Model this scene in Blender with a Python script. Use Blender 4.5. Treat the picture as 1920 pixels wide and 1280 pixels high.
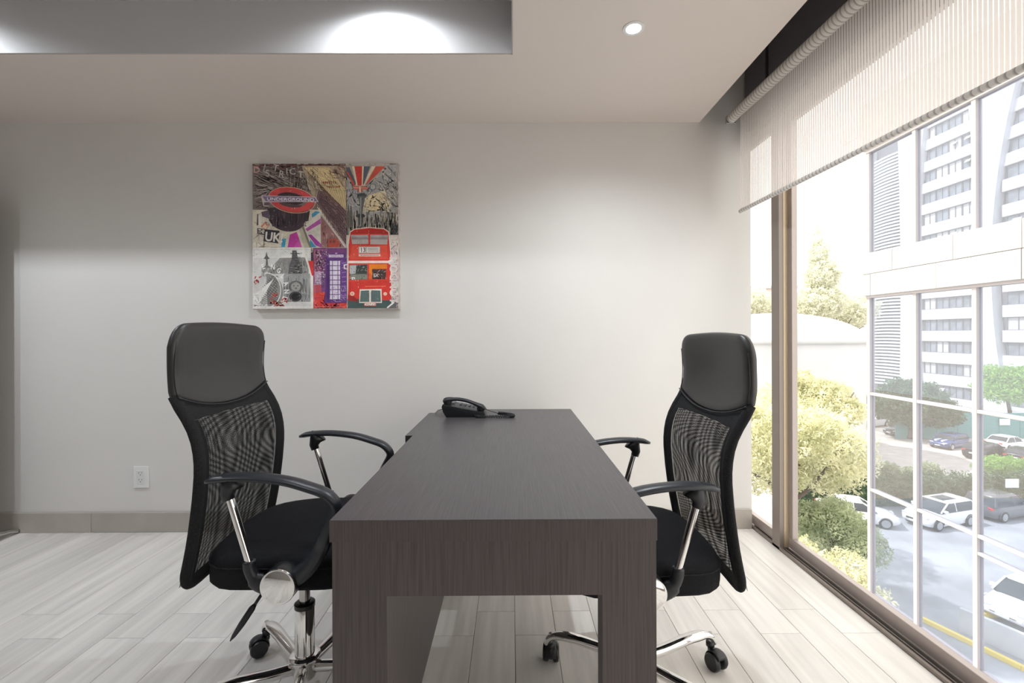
import bpy, bmesh, math, random
import numpy as np
from mathutils import Vector, Matrix, Euler
random.seed(7)
PI = math.pi
S = bpy.context.scene
for o in list(bpy.data.objects): bpy.data.objects.remove(o)
COL = S.collection

# ---------------------------------------------------------------- camera
cam_d = bpy.data.cameras.new('camera'); cam = bpy.data.objects.new('camera', cam_d); COL.objects.link(cam)
cam.matrix_world = Matrix.Translation((0, 0, 1.16)) @ Matrix.Rotation(-0.0058, 4, 'Z') @ Matrix.Rotation(PI/2, 4, 'X') @ Matrix.Rotation(-0.0033, 4, 'Z')
cam_d.sensor_width = 36; cam_d.lens = 36*853/1920
cam_d.shift_x = -4.5/1920; cam_d.shift_y = -13.8/1920
cam_d.clip_start = .02; cam_d.clip_end = 400
S.camera = cam
# ---------------------------------------------------------------- light and exposure
S.view_settings.view_transform = 'Standard'; S.view_settings.look = 'None'
S.view_settings.gamma = 1; S.view_settings.use_curve_mapping = False
S.view_settings.exposure = 0.0
W = bpy.data.worlds.new('world'); S.world = W; W.use_nodes = True
bg = W.node_tree.nodes['Background']; bg.inputs[0].default_value = (1.0, .945, .885, 1); bg.inputs[1].default_value = 2.65
sun_d = bpy.data.lights.new('sun', 'SUN'); sun_d.energy = 6.5; sun_d.angle = .02; sun_d.color = (1, .93, .82)
sun = bpy.data.objects.new('sun', sun_d); COL.objects.link(sun)
sun.rotation_euler = Vector((.62, -.12, -.85)).to_track_quat('-Z', 'Y').to_euler()
SPOT_W = 30.0

# ---------------------------------------------------------------- helpers
def tag(o, label=None, cat=None, group=None, kind=None):
    if label: o['label'] = label
    if cat: o['category'] = cat
    if group: o['group'] = group
    if kind: o['kind'] = kind
    return o
def empty(name, loc=(0, 0, 0), rz=0, label=None, cat=None, group=None):
    o = bpy.data.objects.new(name, None); COL.objects.link(o); o.location = loc; o.rotation_euler = (0, 0, rz)
    o.empty_display_size = .1
    return tag(o, label, cat, group)
def link(name, me, mat=None, parent=None, loc=None):
    o = bpy.data.objects.new(name, me); COL.objects.link(o)
    if mat is not None:
        me.materials.clear()
        for m in (mat if isinstance(mat, (list, tuple)) else [mat]): me.materials.append(m)
    if parent: o.parent = parent
    if loc: o.location = loc
    return o
def fin(name, bm, mat, parent=None, smooth=False, loc=None, angle=None):
    me = bpy.data.meshes.new(name)
    bmesh.ops.recalc_face_normals(bm, faces=bm.faces)
    bm.to_mesh(me); bm.free()
    if smooth:
        for p in me.polygons: p.use_smooth = True
        if angle:
            try: me.set_sharp_from_angle(angle=math.radians(angle))
            except Exception: pass
    return link(name, me, mat, parent, loc)
def NB(): return bmesh.new()
def box(bm, x0, x1, y0, y1, z0, z1, bev=0, seg=1):
    vs = [bm.verts.new(p) for p in ((x0,y0,z0),(x1,y0,z0),(x1,y1,z0),(x0,y1,z0),(x0,y0,z1),(x1,y0,z1),(x1,y1,z1),(x0,y1,z1))]
    fs = [bm.faces.new([vs[i] for i in f]) for f in ((3,2,1,0),(4,5,6,7),(0,1,5,4),(1,2,6,5),(2,3,7,6),(3,0,4,7))]
    if bev:
        es = set(e for f in fs for e in f.edges)
        bmesh.ops.bevel(bm, geom=list(es), offset=bev, segments=seg, affect='EDGES', profile=.7)
    return vs
def rings(bm, rs, cap0=True, cap1=True, close=True):
    R = [[bm.verts.new(p) for p in r] for r in rs]
    n = len(R[0])
    for a, b in zip(R, R[1:]):
        for i in range(n if close else n-1):
            j = (i+1) % n
            bm.faces.new((a[i], a[j], b[j], b[i]))
    if cap0: bm.faces.new(R[0][::-1])
    if cap1: bm.faces.new(R[-1])
    return R
def smoothpath(pts, n=6):
    """Catmull-Rom through pts (tuples of any length)"""
    P = [np.array(p, float) for p in pts]; P = [2*P[0]-P[1]] + P + [2*P[-1]-P[-2]]
    out = []
    for i in range(1, len(P)-2):
        for k in range(n):
            t = k/n
            out.append(.5*((2*P[i]) + (-P[i-1]+P[i+1])*t + (2*P[i-1]-5*P[i]+4*P[i+1]-P[i+2])*t*t + (-P[i-1]+3*P[i]-3*P[i+1]+P[i+2])*t**3))
    out.append(P[-2]); return out
def tube(bm, pts, r, seg=10, side=None, cap=True, rnd=False):
    """sweep an ellipse; r = number or list of (a, b); side = constant vector for axis a"""
    pts = [Vector(p[:3]) for p in pts]; n = len(pts)
    rr = [r]*n if not isinstance(r, list) else r
    rs = []; prev = None
    for i, p in enumerate(pts):
        t = (pts[min(i+1, n-1)] - pts[max(i-1, 0)]).normalized()
        if side is not None: a = Vector(side)
        elif prev is None: a = Vector((0, 0, 1)) if abs(t.z) < .9 else Vector((1, 0, 0))
        else: a = prev
        a = (a - t*a.dot(t)).normalized(); b = t.cross(a); prev = a
        q = rr[i]; ra, rb = (q, q) if not isinstance(q, (tuple, list)) else q
        rs.append([p + a*ra*math.cos(2*PI*k/seg) + b*rb*math.sin(2*PI*k/seg) for k in range(seg)])
    return rings(bm, rs, cap, cap)
def lathe(bm, prof, seg=24, M=None):
    """prof = [(r, z)...] about z, M = matrix"""
    rs = [[Vector((max(r, 1e-4)*math.cos(2*PI*k/seg), max(r, 1e-4)*math.sin(2*PI*k/seg), z)) for k in range(seg)] for r, z in prof]
    if M is not None: rs = [[M @ v for v in r] for r in rs]
    return rings(bm, rs)
def interp(x, xs, ys): return float(np.interp(x, xs, ys))

# ---------------------------------------------------------------- materials
def mat(name, color=(.8,.8,.8), rough=.5, metal=0, spec=.5, noise=None, bump=None, coat=0, emit=None, rnd=0):
    """noise = (scale xyz, amount, detail) ; bump = (scale xyz, strength, dist)"""
    m = bpy.data.materials.new(name); m.use_nodes = True; nt = m.node_tree; N = nt.nodes; L = nt.links
    b = N['Principled BSDF']
    b.inputs['Base Color'].default_value = (*color, 1); b.inputs['Roughness'].default_value = rough
    b.inputs['Metallic'].default_value = metal; b.inputs['Specular IOR Level'].default_value = spec
    if coat: b.inputs['Coat Weight'].default_value = coat; b.inputs['Coat Roughness'].default_value = .08
    if emit: b.inputs['Emission Color'].default_value = (*emit[0], 1); b.inputs['Emission Strength'].default_value = emit[1]
    tc = N.new('ShaderNodeTexCoord')
    def nz(scale, detail=4):
        mp = N.new('ShaderNodeMapping'); mp.inputs['Scale'].default_value = scale
        L.new(tc.outputs['Object'], mp.inputs[0])
        t = N.new('ShaderNodeTexNoise'); t.inputs['Scale'].default_value = 1; t.inputs['Detail'].default_value = detail
        L.new(mp.outputs[0], t.inputs['Vector']); return t, mp
    src = None
    if noise:
        t, mp = nz(noise[0], noise[2] if len(noise) > 2 else 4)
        if rnd:
            oi = N.new('ShaderNodeObjectInfo'); ml = N.new('ShaderNodeVectorMath'); ml.operation = 'SCALE'
            cb = N.new('ShaderNodeCombineXYZ')
            for k in range(3): L.new(oi.outputs['Random'], cb.inputs[k])
            L.new(cb.outputs[0], ml.inputs[0]); ml.inputs['Scale'].default_value = 37.
            ad = N.new('ShaderNodeVectorMath'); ad.operation = 'ADD'
            L.new(mp.outputs[0], ad.inputs[0]); L.new(ml.outputs[0], ad.inputs[1]); L.new(ad.outputs[0], t.inputs['Vector'])
        mr = N.new('ShaderNodeMapRange'); mr.inputs[1].default_value = .3; mr.inputs[2].default_value = .7
        mr.inputs[3].default_value = 1-noise[1]; mr.inputs[4].default_value = 1+noise[1]*.6
        L.new(t.outputs['Fac'], mr.inputs[0]); src = mr.outputs[0]
        if rnd:
            mr2 = N.new('ShaderNodeMapRange'); mr2.inputs[3].default_value = 1-rnd; mr2.inputs[4].default_value = 1+rnd
            L.new(oi.outputs['Random'], mr2.inputs[0])
            mm = N.new('ShaderNodeMath'); mm.operation = 'MULTIPLY'; L.new(src, mm.inputs[0]); L.new(mr2.outputs[0], mm.inputs[1]); src = mm.outputs[0]
        vm = N.new('ShaderNodeVectorMath'); vm.operation = 'SCALE'; vm.inputs[0].default_value = color
        L.new(src, vm.inputs['Scale']); L.new(vm.outputs[0], b.inputs['Base Color'])
    if bump:
        t, _ = nz(bump[0], 3); bp = N.new('ShaderNodeBump'); bp.inputs['Strength'].default_value = bump[1]; bp.inputs['Distance'].default_value = bump[2]
        L.new(t.outputs['Fac'], bp.inputs['Height']); L.new(bp.outputs[0], b.inputs['Normal'])
    return m
def leaf_mat(name, c1, c2, trans=.5):
    m = bpy.data.materials.new(name); m.use_nodes = True; nt = m.node_tree; N = nt.nodes; L = nt.links
    for n in list(N): N.remove(n)
    out = N.new('ShaderNodeOutputMaterial'); tc = N.new('ShaderNodeTexCoord')
    t = N.new('ShaderNodeTexNoise'); t.inputs['Scale'].default_value = 1.3; t.inputs['Detail'].default_value = 5; L.new(tc.outputs['Object'], t.inputs['Vector'])
    r = N.new('ShaderNodeValToRGB'); r.color_ramp.elements[0].position = .35; r.color_ramp.elements[1].position = .65
    r.color_ramp.elements[0].color = (*c1, 1); r.color_ramp.elements[1].color = (*c2, 1); L.new(t.outputs['Fac'], r.inputs[0])
    d = N.new('ShaderNodeBsdfDiffuse'); tr = N.new('ShaderNodeBsdfTranslucent'); mx = N.new('ShaderNodeMixShader'); mx.inputs[0].default_value = trans
    L.new(r.outputs[0], d.inputs[0]); L.new(r.outputs[0], tr.inputs[0]); L.new(d.outputs[0], mx.inputs[1]); L.new(tr.outputs[0], mx.inputs[2]); L.new(mx.outputs[0], out.inputs[0])
    return m
def glass_mat(name, tint=(1, 1, 1), refl=.06, rough=.0):
    m = bpy.data.materials.new(name); m.use_nodes = True; nt = m.node_tree; N = nt.nodes; L = nt.links
    for n in list(N): N.remove(n)
    out = N.new('ShaderNodeOutputMaterial'); tr = N.new('ShaderNodeBsdfTransparent'); tr.inputs[0].default_value = (*tint, 1)
    g = N.new('ShaderNodeBsdfGlossy'); g.inputs['Roughness'].default_value = rough; mx = N.new('ShaderNodeMixShader')
    mx.inputs[0].default_value = refl
    L.new(tr.outputs[0], mx.inputs[1]); L.new(g.outputs[0], mx.inputs[2]); L.new(mx.outputs[0], out.inputs[0])
    return m

M_wall = mat('wall_paint', (.78, .755, .72), .6, noise=((2, 2, 2), .02), bump=((90, 90, 90), .12, .002))
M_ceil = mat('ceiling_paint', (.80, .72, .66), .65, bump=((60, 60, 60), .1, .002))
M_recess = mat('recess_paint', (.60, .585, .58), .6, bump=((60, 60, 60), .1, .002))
M_floor = mat('plank_porcelain', (.79, .755, .71), .42, noise=((26, 1.6, 26), .15, 6), bump=((160, 12, 60), .06, .001), rnd=.06)
M_dim = mat('low_bounce_wall', (.30, .27, .25), .7)  # dark tone given to unseen walls to cut bounced light
M_grout = mat('grout', (.30, .27, .24), .9)
M_base = mat('baseboard_tile', (.50, .455, .405), .45, noise=((6, 6, 6), .10), rnd=.04)
M_desk = mat('dark_wood_laminate', (.076, .060, .059), .42, noise=((320, 320, 7), .30, 6), bump=((220, 220, 6), .35, .0015))
M_deskt = mat('dark_wood_laminate_top', (.082, .074, .078), .36, noise=((320, 7, 320), .30, 6), bump=((220, 6, 220), .35, .0015))
M_leather = mat('black_leatherette', (.034, .032, .032), .42, bump=((260, 260, 260), .15, .0008), noise=((9, 9, 9), .12))
M_fabric = mat('black_fabric', (.014, .014, .016), .95, spec=.2, noise=((500, 500, 500), .6), bump=((600, 600, 600), .6, .001))
M_knit = mat('black_knit', (.019, .019, .020), .9, spec=.25, noise=((480, 480, 480), .7), bump=((500, 500, 500), .8, .001))
M_plast = mat('black_plastic', (.014, .015, .018), .38, bump=((300, 300, 300), .05, .0005))
M_armpl = mat('arm_plastic', (.022, .025, .031), .36, bump=((300, 300, 300), .05, .0005))
M_chrome = mat('chrome', (.86, .85, .84), .07, metal=1)
M_steel = mat('steel', (.55, .54, .53), .25, metal=1)
M_alu = mat('bronze_aluminium', (.30, .255, .225), .42, metal=.4)
M_gold = mat('champagne_aluminium', (.66, .53, .37), .4, metal=.5)
M_sash = mat('brown_grey_aluminium', (.44, .38, .35), .38, metal=.4)
M_black = mat('black_rubber', (.012, .012, .012), .7)
M_dark = mat('dark_glass_panel', (.15, .145, .16), .4, spec=.4)
M_white = mat('white_plastic', (.84, .84, .82), .3)
M_glass = glass_mat('window_glass', (.97, .98, .98), .035)
M_stone = mat('pale_stone', (.52, .50, .48), .8, noise=((2, 2, 2), .08), rnd=.04)
M_mull = mat('pale_mullion', (.42, .38, .37), .5)

# ================================================================ ROOM
XL, YF, YW, ZC, XR = -5.2, -1.9, 2.706, 2.419, 1.428
YR, XRC, ZR = 2.05, .008, 2.657       # recess: far face, right face, upper ceiling
XE = 1.123                            # edge of the dropped ceiling at the window pocket
def struct(name, bm, m, **k): return tag(fin(name, bm, m, **k), kind='structure')
b = NB(); box(b, XL-.1, XR+.10, YF-.1, YW+.2, -.16, -.0095); floor = struct('floor', b, M_grout)
pw, pl, g = .158, .9, .0016
b = NB(); box(b, -pw/2+g/2, pw/2-g/2, -pl/2+g/2, pl/2-g/2, -.0095, 0, .0008); pm0 = fin('plank', b, M_floor, floor); me_pl = pm0.data
def cut_plank(w, y0, y1):
    bb = NB(); box(bb, -w/2+g/2, w/2-g/2, y0+g/2, y1-g/2, -.0095, 0, .0008); m_ = bpy.data.meshes.new('plank'); bmesh.ops.recalc_face_normals(bb, faces=bb.faces); bb.to_mesh(m_); bb.free(); m_.materials.append(M_floor); return m_
first = True
short = {}
for i in range(-33, 9):
    x0 = .0085 + i*pw; x1 = min(x0+pw, XR)
    if x1-x0 < .01: continue
    yj = 1.753 if i % 2 == 0 else 1.905
    for k in (-4, -3, -2, -1, 0, 1):
        y0 = yj + k*pl; y1 = y0 + pl
        if y1 < YF+.05 or y0 > YW-.01: continue
        if i < -24 and y1 < .7: continue
        if y1 > YW or x1-x0 < pw-.001:
            y1c = min(y1, YW); key = (round(x1-x0, 4), round(y1c-y0, 4))
            if key not in short: short[key] = cut_plank(x1-x0, -(y1c-y0)/2, (y1c-y0)/2)
            link('plank', short[key], None, floor, ((x0+x1)/2, (y0+y1c)/2, 0))
        elif first: pm0.location = ((x0+x1)/2, (y0+y1)/2, 0); first = False
        else: link('plank', me_pl, None, floor, ((x0+x1)/2, (y0+y1)/2, 0))

b = NB(); box(b, XL-.1, XR, YW, YW+.14, -.16, 3.05); struct('wall_back', b, M_wall)
b = NB(); box(b, XL-.15, XL, YF-.1, YW+.14, -.16, 3.05); struct('wall_left', b, M_dim)
b = NB(); box(b, XL-.1, XR+.1, YF-.15, YF, -.16, 3.05); struct('wall_front', b, M_dim)
# dropped ceiling with the recess cut in it (recess x from XL+.6 to XRC, y from YF+.5 to YR)
b = NB()
rx0, ry0 = -4.4, -1.2
box(b, XRC, XE, YF, YW, ZC, ZC+.30)
box(b, XL, XRC, YR, YW, ZC, ZC+.30)
box(b, XL, rx0, YF, YR, ZC, ZC+.30)
box(b, rx0, XRC, YF, ry0, ZC, ZC+.30)
ceil = struct('ceiling', b, M_ceil)
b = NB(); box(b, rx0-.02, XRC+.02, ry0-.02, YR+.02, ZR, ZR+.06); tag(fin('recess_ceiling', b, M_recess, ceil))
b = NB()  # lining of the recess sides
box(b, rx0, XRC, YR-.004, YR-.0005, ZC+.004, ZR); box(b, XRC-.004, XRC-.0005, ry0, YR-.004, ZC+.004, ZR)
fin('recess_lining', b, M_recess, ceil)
b = NB(); box(b, XL-.1, XR+.14, YF-.1, YW+.14, 3.0, 3.1); struct('trim_1', b, M_ceil)
# baseboard tiles
b = NB(); box(b, XL, XR-.005, YW-.006, YW, 0, .112); bb_ = struct('baseboard_back', b, M_grout)
xj = -2.48 - .9*3
while xj < XR-.02:
    xa, xb2 = max(xj, XL), min(xj+.9, XR-.004)
    b = NB(); box(b, xa+.001, xb2-.001, YW-.014, YW-.002, .001, .116, .0012); fin('baseboard_tile', b, M_base, bb_)
    xj += .9
b = NB(); box(b, XL, XL+.012, YF, YW-.014, 0, .116, .0012); struct('baseboard_left', b, M_base)

# window wall : header, frame, sliding sashes
b = NB(); box(b, 1.425, 1.52, YF, YW+.1, 2.375, 3.05); hd = struct('wall_right', b, M_ceil)
ys = [2.70, 2.455, 1.30, .1, -1.9]
for a, c in zip(ys, ys[1:]):
    b = NB(); box(b, 1.385, 1.42, c+.014, a-.014, 2.36, 2.99, .002); fin('panel', b, M_dark, hd)
b = NB(); box(b, 1.40, 1.424, -1.88, 2.70, 2.36, 2.99); fin('panel_backing', b, M_black, hd)
win = tag(empty('window_1', (0, 0, 0)), kind='structure')
b = NB()
box(b, 1.428, 1.441, YF, YW+.02, -.02, .014, .001); box(b, 1.441, 1.453, YF, YW+.02, -.02, -.002)
box(b, 1.453, 1.458, YF, YW+.02, -.02, .012, .001); box(b, 1.458, 1.471, YF, YW+.02, -.02, -.002)
box(b, 1.471, 1.476, YF, YW+.02, -.02, .016, .001); box(b, 1.476, 1.56, YF, YW+.02, -.02, .004, .001)
fin('track', b, M_alu, win)
b = NB(); box(b, 1.4412, 1.4528, YF, YW+.02, -.003, .0005); box(b, 1.4582, 1.4708, YF, YW+.02, -.003, .0005); fin('track_seal', b, M_black, win)
b = NB(); box(b, 1.428, 1.476, 2.424, 2.494, 0, 2.375, .002)
fin('post', b, M_alu, win)
b = NB(); box(b, 1.452, 1.4765, 2.4215, 2.4245, .016, 2.375); fin('post_strip', b, M_gold, win)
b = NB(); box(b, 1.428, 1.50, YF, YW, 2.33, 2.376, .002); fin('top_rail', b, M_alu, win)
def sash(y0, y1, x0):
    s = fin_s = None
    b = NB()
    box(b, x0, x0+.03, y0, y1, .016, .072, .0015); box(b, x0, x0+.03, y0, y1, 2.28, 2.335, .0015)
    box(b, x0, x0+.03, y1-.034, y1, .072, 2.28, .0015); box(b, x0, x0+.03, y0, y0+.034, .072, 2.28, .0015)
    s = fin('sash', b, M_sash, win)
    b = NB(); box(b, x0+.012, x0+.018, y0+.03, y1-.03, .068, 2.285); fin('pane', b, M_glass, s)
sash(2.46, 2.83, 1.446); sash(.52, 2.424, 1.477); sash(-1.88, .55, 1.52)
b = NB(); box(b, 1.53, 1.60, YF-1, YW+.4, -.3, -.04); struct('trim_2', b, M_alu)
b = NB(); box(b, 1.50, 1.60, YF-1, YW+.4, 2.375, 3.2); struct('trim_3', b, M_dark)

# ================================================================ CEILING SPOTLIGHTS
def spot_fixture(x, y, z, label, group=None, size=162, w=SPOT_W, col=(.86, .93, 1.0), blend=.6):
    t = empty('recessed_spotlight', (x, y, z), 0, label, 'ceiling light', group)
    b = NB(); lathe(b, [(.030, -.001), (.030, -.004), (.036, -.006), (.044, -.004), (.0445, 0), (.030, 0)], 40)
    fin('trim_ring', b, M_white, t, True, angle=40)
    em = bpy.data.materials.get('lamp_lens') or mat('lamp_lens', (1, 1, 1), .5, emit=((.9, .95, 1), 60))
    b = NB(); lathe(b, [(0, -.0015), (.029, -.0015), (.029, -.0005), (0, -.0005)], 32); fin('lens', b, em, t)
    l = bpy.data.lights.new('spot', 'SPOT'); l.energy = w; l.spot_size = math.radians(size); l.spot_blend = blend; l.shadow_soft_size = .018; l.color = col
    lo = bpy.data.objects.new('spot_bulb', l); COL.objects.link(lo); lo.parent = t; lo.location = (0, 0, -.008)
    return t
spot_fixture(.506, 1.871, ZC, 'lit round recessed spotlight in the lower ceiling near the window blind', w=54, size=150, blend=.9)
spot_fixture(-.555, 1.865, ZR, 'hidden recessed spotlight above the bright patch in the ceiling recess', 'spotlights in the ceiling recess')
spot_fixture(-2.67, 1.865, ZR, 'hidden recessed spotlight at the left end of the ceiling recess', 'spotlights in the ceiling recess', w=58)
spot_fixture(-.555, .3, ZR, 'recessed spotlight in the ceiling recess above the camera', 'spotlights in the ceiling recess', w=20)
spot_fixture(-2.67, .3, ZR, 'recessed spotlight in the ceiling recess at the left, nearer the camera', 'spotlights in the ceiling recess', w=58)

# ================================================================ ROLLER BLIND
def blindx(y): return 1.271 + .03*(2.62-y)
def blind_mat():
    m = bpy.data.materials.new('striped_blind_fabric'); m.use_nodes = True; nt = m.node_tree; N = nt.nodes; L = nt.links
    for n in list(N): N.remove(n)
    out = N.new('ShaderNodeOutputMaterial'); tc = N.new('ShaderNodeTexCoord'); sp = N.new('ShaderNodeSeparateXYZ'); L.new(tc.outputs['Object'], sp.inputs[0])
    def M(op, a, b_=None):
        n = N.new('ShaderNodeMath'); n.operation = op
        for i, v in enumerate((a, b_)):
            if v is None: continue
            if isinstance(v, (int, float)): n.inputs[i].default_value = v
            else: L.new(v, n.inputs[i])
        return n.outputs[0]
    fr = M('FRACT', M('DIVIDE', sp.outputs['Y'], .0138))
    gap = M('LESS_THAN', fr, .19)
    d = N.new('ShaderNodeBsdfDiffuse'); tr = N.new('ShaderNodeBsdfTranslucent'); tp = N.new('ShaderNodeBsdfTransparent')
    cr = N.new('ShaderNodeMixRGB'); cr.inputs[1].default_value = (.84, .78, .72, 1); cr.inputs[2].default_value = (.30, .28, .27, 1)
    L.new(gap, cr.inputs[0]); L.new(cr.outputs[0], d.inputs[0]); tr.inputs[0].default_value = (.84, .77, .72, 1)
    m1 = N.new('ShaderNodeMixShader'); m1.inputs[0].default_value = .55; L.new(d.outputs[0], m1.inputs[1]); L.new(tr.outputs[0], m1.inputs[2])
    m2 = N.new('ShaderNodeMixShader'); L.new(M('ADD', M('MULTIPLY', gap, .72), .03), m2.inputs[0]); L.new(m1.outputs[0], m2.inputs[1]); L.new(tp.outputs[0], m2.inputs[2])
    L.new(m2.outputs[0], out.inputs[0]); return m
def blind_roll_mat():
    m = mat('striped_blind_roll', (.74, .70, .66), .8); nt = m.node_tree; N = nt.nodes; L = nt.links
    tc = N.new('ShaderNodeTexCoord'); sp = N.new('ShaderNodeSeparateXYZ'); L.new(tc.outputs['Object'], sp.inputs[0])
    dv = N.new('ShaderNodeMath'); dv.operation = 'DIVIDE'; dv.inputs[1].default_value = .0138*1.6; L.new(sp.outputs['Y'], dv.inputs[0])
    fr = N.new('ShaderNodeMath'); fr.operation = 'FRACT'; L.new(dv.outputs[0], fr.inputs[0])
    r = N.new('ShaderNodeValToRGB'); e = r.color_ramp.elements; e[0].position = .0; e[0].color = (.34, .31, .29, 1); e[1].position = .35; e[1].color = (.76, .72, .67, 1)
    q = e.new(.2); q.color = (.55, .52, .48, 1)
    q = e.new(.9); q.color = (.76, .72, .67, 1); q = e.new(.99); q.color = (.4, .37, .35, 1)
    L.new(fr.outputs[0], r.inputs[0]); L.new(r.outputs[0], N['Principled BSDF'].inputs['Base Color']); return m
M_blind, M_roll = blind_mat(), blind_roll_mat()
bl = empty('roller_blind', (0, 0, 0), 0, 'beige striped roller blind half lowered over the big window', 'blind')
b = NB(); tube(b, [(blindx(y), y, 2.401) for y in np.linspace(2.615, -1.2, 12)], .028, 24); fin('roll', b, M_roll, bl, True, angle=50)
b = NB(); Y_ = list(np.linspace(2.572, -1.15, 160)); Z_ = [2.401, 2.33, 2.2, 2.1, 2.0, 1.9, 1.862]
vs = [[b.verts.new((blindx(y)+.026 + .004*math.sin(y*3.1+z*2), y, z)) for z in Z_] for y in Y_]
for a, c in zip(vs, vs[1:]):
    for i in range(len(Z_)-1): b.faces.new((a[i], a[i+1], c[i+1], c[i]))
fin('fabric', b, M_blind, bl, True)
b = NB(); tube(b, [(blindx(y)+.026, y, 1.852) for y in np.linspace(2.574, -1.15, 10)], (.011), 14); fin('bottom_bar', b, M_roll, bl, True, angle=50)
b = NB(); box(b, 1.245, 1.30, 2.622, 2.64, 2.375, 2.419, .002); box(b, 1.262, 1.30, 2.612, 2.625, 2.385, 2.41, .002); lathe(b, [(0, 0), (.024, 0), (.024, .01), (0, .01)], 24, Matrix.Translation((1.271, 2.614, 2.401)) @ Matrix.Rotation(-PI/2, 4, 'X'))
fin('bracket', b, M_steel, bl)

# ================================================================ DESK
desk = empty('desk', (-.04, 1.75, 0), 0, 'dark brown wood grain desk in the middle with open panel legs', 'desk')
def dpart(name, bm, m, **k):
    o = fin(name, bm, m, desk, **k); o.matrix_parent_inverse = Matrix.Translation((.04, -1.75, 0)); return o
b = NB(); box(b, -.404, .321, 1.007, 2.49, .702, .75, .0012, 2); dpart('desktop', b, M_deskt)
b = NB(); box(b, -.404, .321, 1.0063, 1.0075, .702, .7485); dpart('front_edge_band', b, M_desk)
def gable(y0, y1):
    b = NB(); pts = [(-.3985, 0), (-.278, 0), (-.278, .5815), (.199, .5815), (.199, 0), (.319, 0), (.319, .702), (-.3985, .702)]
    f = [b.verts.new((x, y0, z)) for x, z in pts]; r = [b.verts.new((x, y1, z)) for x, z in pts]
    n = len(pts)
    for fa in ((0,1,2,7),(2,3,6,7),(3,4,5,6)):
        b.faces.new([f[i] for i in fa]); b.faces.new([r[i] for i in fa][::-1])
    for i in range(n): b.faces.new((f[i], r[i], r[(i+1) % n], f[(i+1) % n]))
    return b
dpart('leg_panel', gable(1.0075, 1.062), M_desk); dpart('leg_panel', gable(2.43, 2.485), M_desk)
b = NB(); box(b, -.303, -.284, 1.062, 2.43, .074, .702, .001); dpart('modesty_panel', b, M_desk)
# side cabinet hugging the far left of the desk
cab = empty('side_cabinet', (-.41, 2.2, 0), 0, 'low dark wood cabinet edge showing beside the far left of the desk', 'cabinet')
b = NB(); box(b, -.443, -.32, 1.915, 2.45, .05, .68, .0012)
o = fin('body', b, M_desk, cab); o.matrix_parent_inverse = Matrix.Translation((.41, -2.2, 0))
b = NB(); box(b, -.447, -.4045, 1.905, 2.455, .68, .738, .0012); o = fin('top', b, M_deskt, cab); o.matrix_parent_inverse = Matrix.Translation((.41, -2.2, 0))
b = NB(); box(b, -.44, -.33, 1.93, 2.44, 0, .05); o = fin('plinth', b, M_black, cab); o.matrix_parent_inverse = Matrix.Translation((.41, -2.2, 0))

# ================================================================ OFFICE CHAIRS
def mesh_mat():
    """knitted mesh: black threads with see-through holes, laid out on object y / z"""
    m = bpy.data.materials.new('chair_mesh'); m.use_nodes = True; nt = m.node_tree; N = nt.nodes; L = nt.links
    for n in list(N): N.remove(n)
    out = N.new('ShaderNodeOutputMaterial'); uv = N.new('ShaderNodeUVMap'); sp = N.new('ShaderNodeSeparateXYZ'); L.new(uv.outputs[0], sp.inputs[0])
    def M(op, a, b_=None):
        n = N.new('ShaderNodeMath'); n.operation = op
        for i, v in enumerate((a, b_)):
            if v is None: continue
            if isinstance(v, (int, float)): n.inputs[i].default_value = v
            else: L.new(v, n.inputs[i])
        return n.outputs[0]
    s1 = M('SINE', M('MULTIPLY', sp.outputs['X'], 2*PI)); s2 = M('SINE', M('MULTIPLY', sp.outputs['Y'], 2*PI))
    hole = M('GREATER_THAN', M('ADD', s1, s2), .48)
    d = N.new('ShaderNodeBsdfPrincipled'); d.inputs['Base Color'].default_value = (.016, .016, .017, 1); d.inputs['Roughness'].default_value = .85; d.inputs['Specular IOR Level'].default_value = .25
    tp = N.new('ShaderNodeBsdfTransparent'); mx = N.new('ShaderNodeMixShader')
    L.new(hole, mx.inputs[0]); L.new(d.outputs[0], mx.inputs[1]); L.new(tp.outputs[0], mx.inputs[2]); L.new(mx.outputs[0], out.inputs[0]); return m
M_mesh = mesh_mat()
PZ = [.43, .48, .53, .60, .70, .79, .85, .90, .94, .985, 1.05, 1.125, 1.21]
PX = [-.243, -.230, -.218, -.205, -.192, -.185, -.190, -.205, -.228, -.258, -.266, -.262, -.250]
_zz = np.linspace(.43, 1.21, 60); _k = np.array([1, 2, 3, 2, 1])/9.; _xx = np.interp(_zz, PZ, PX)
_xs = np.convolve(np.pad(_xx, 2, 'edge'), _k, 'valid')
HWID = .232
def back_x(y, z): return float(np.interp(z, _zz, _xs)) - .020*(1-(y/HWID)**2)
def surf_panel(y0, y1, z0f, z1f, off, nu, nv, pitch, rot=0., warp=0.):
    b = NB(); uvl = b.loops.layers.uv.new('UVMap'); V = []
    for i in range(nu+1):
        y = y0+(y1-y0)*i/nu; row = []
        for j in range(nv+1):
            z = z0f(y)+(z1f(y)-z0f(y))*j/nv; row.append(b.verts.new((back_x(y, z)+off, y, z)))
        V.append(row)
    for i in range(nu):
        for j in range(nv):
            f = b.faces.new((V[i][j], V[i+1][j], V[i+1][j+1], V[i][j+1]))
            for lp in f.loops:
                y, z = lp.vert.co.y, lp.vert.co.z
                yy = y + warp*.010*math.sin(z*17+2*y) ; zz = z + warp*.012*math.cos(y*13+1) + warp*.05*y*y
                lp[uvl].uv = ((yy*math.cos(rot)-zz*math.sin(rot))/pitch, (yy*math.sin(rot)+zz*math.cos(rot))/pitch)
    return b
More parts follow.
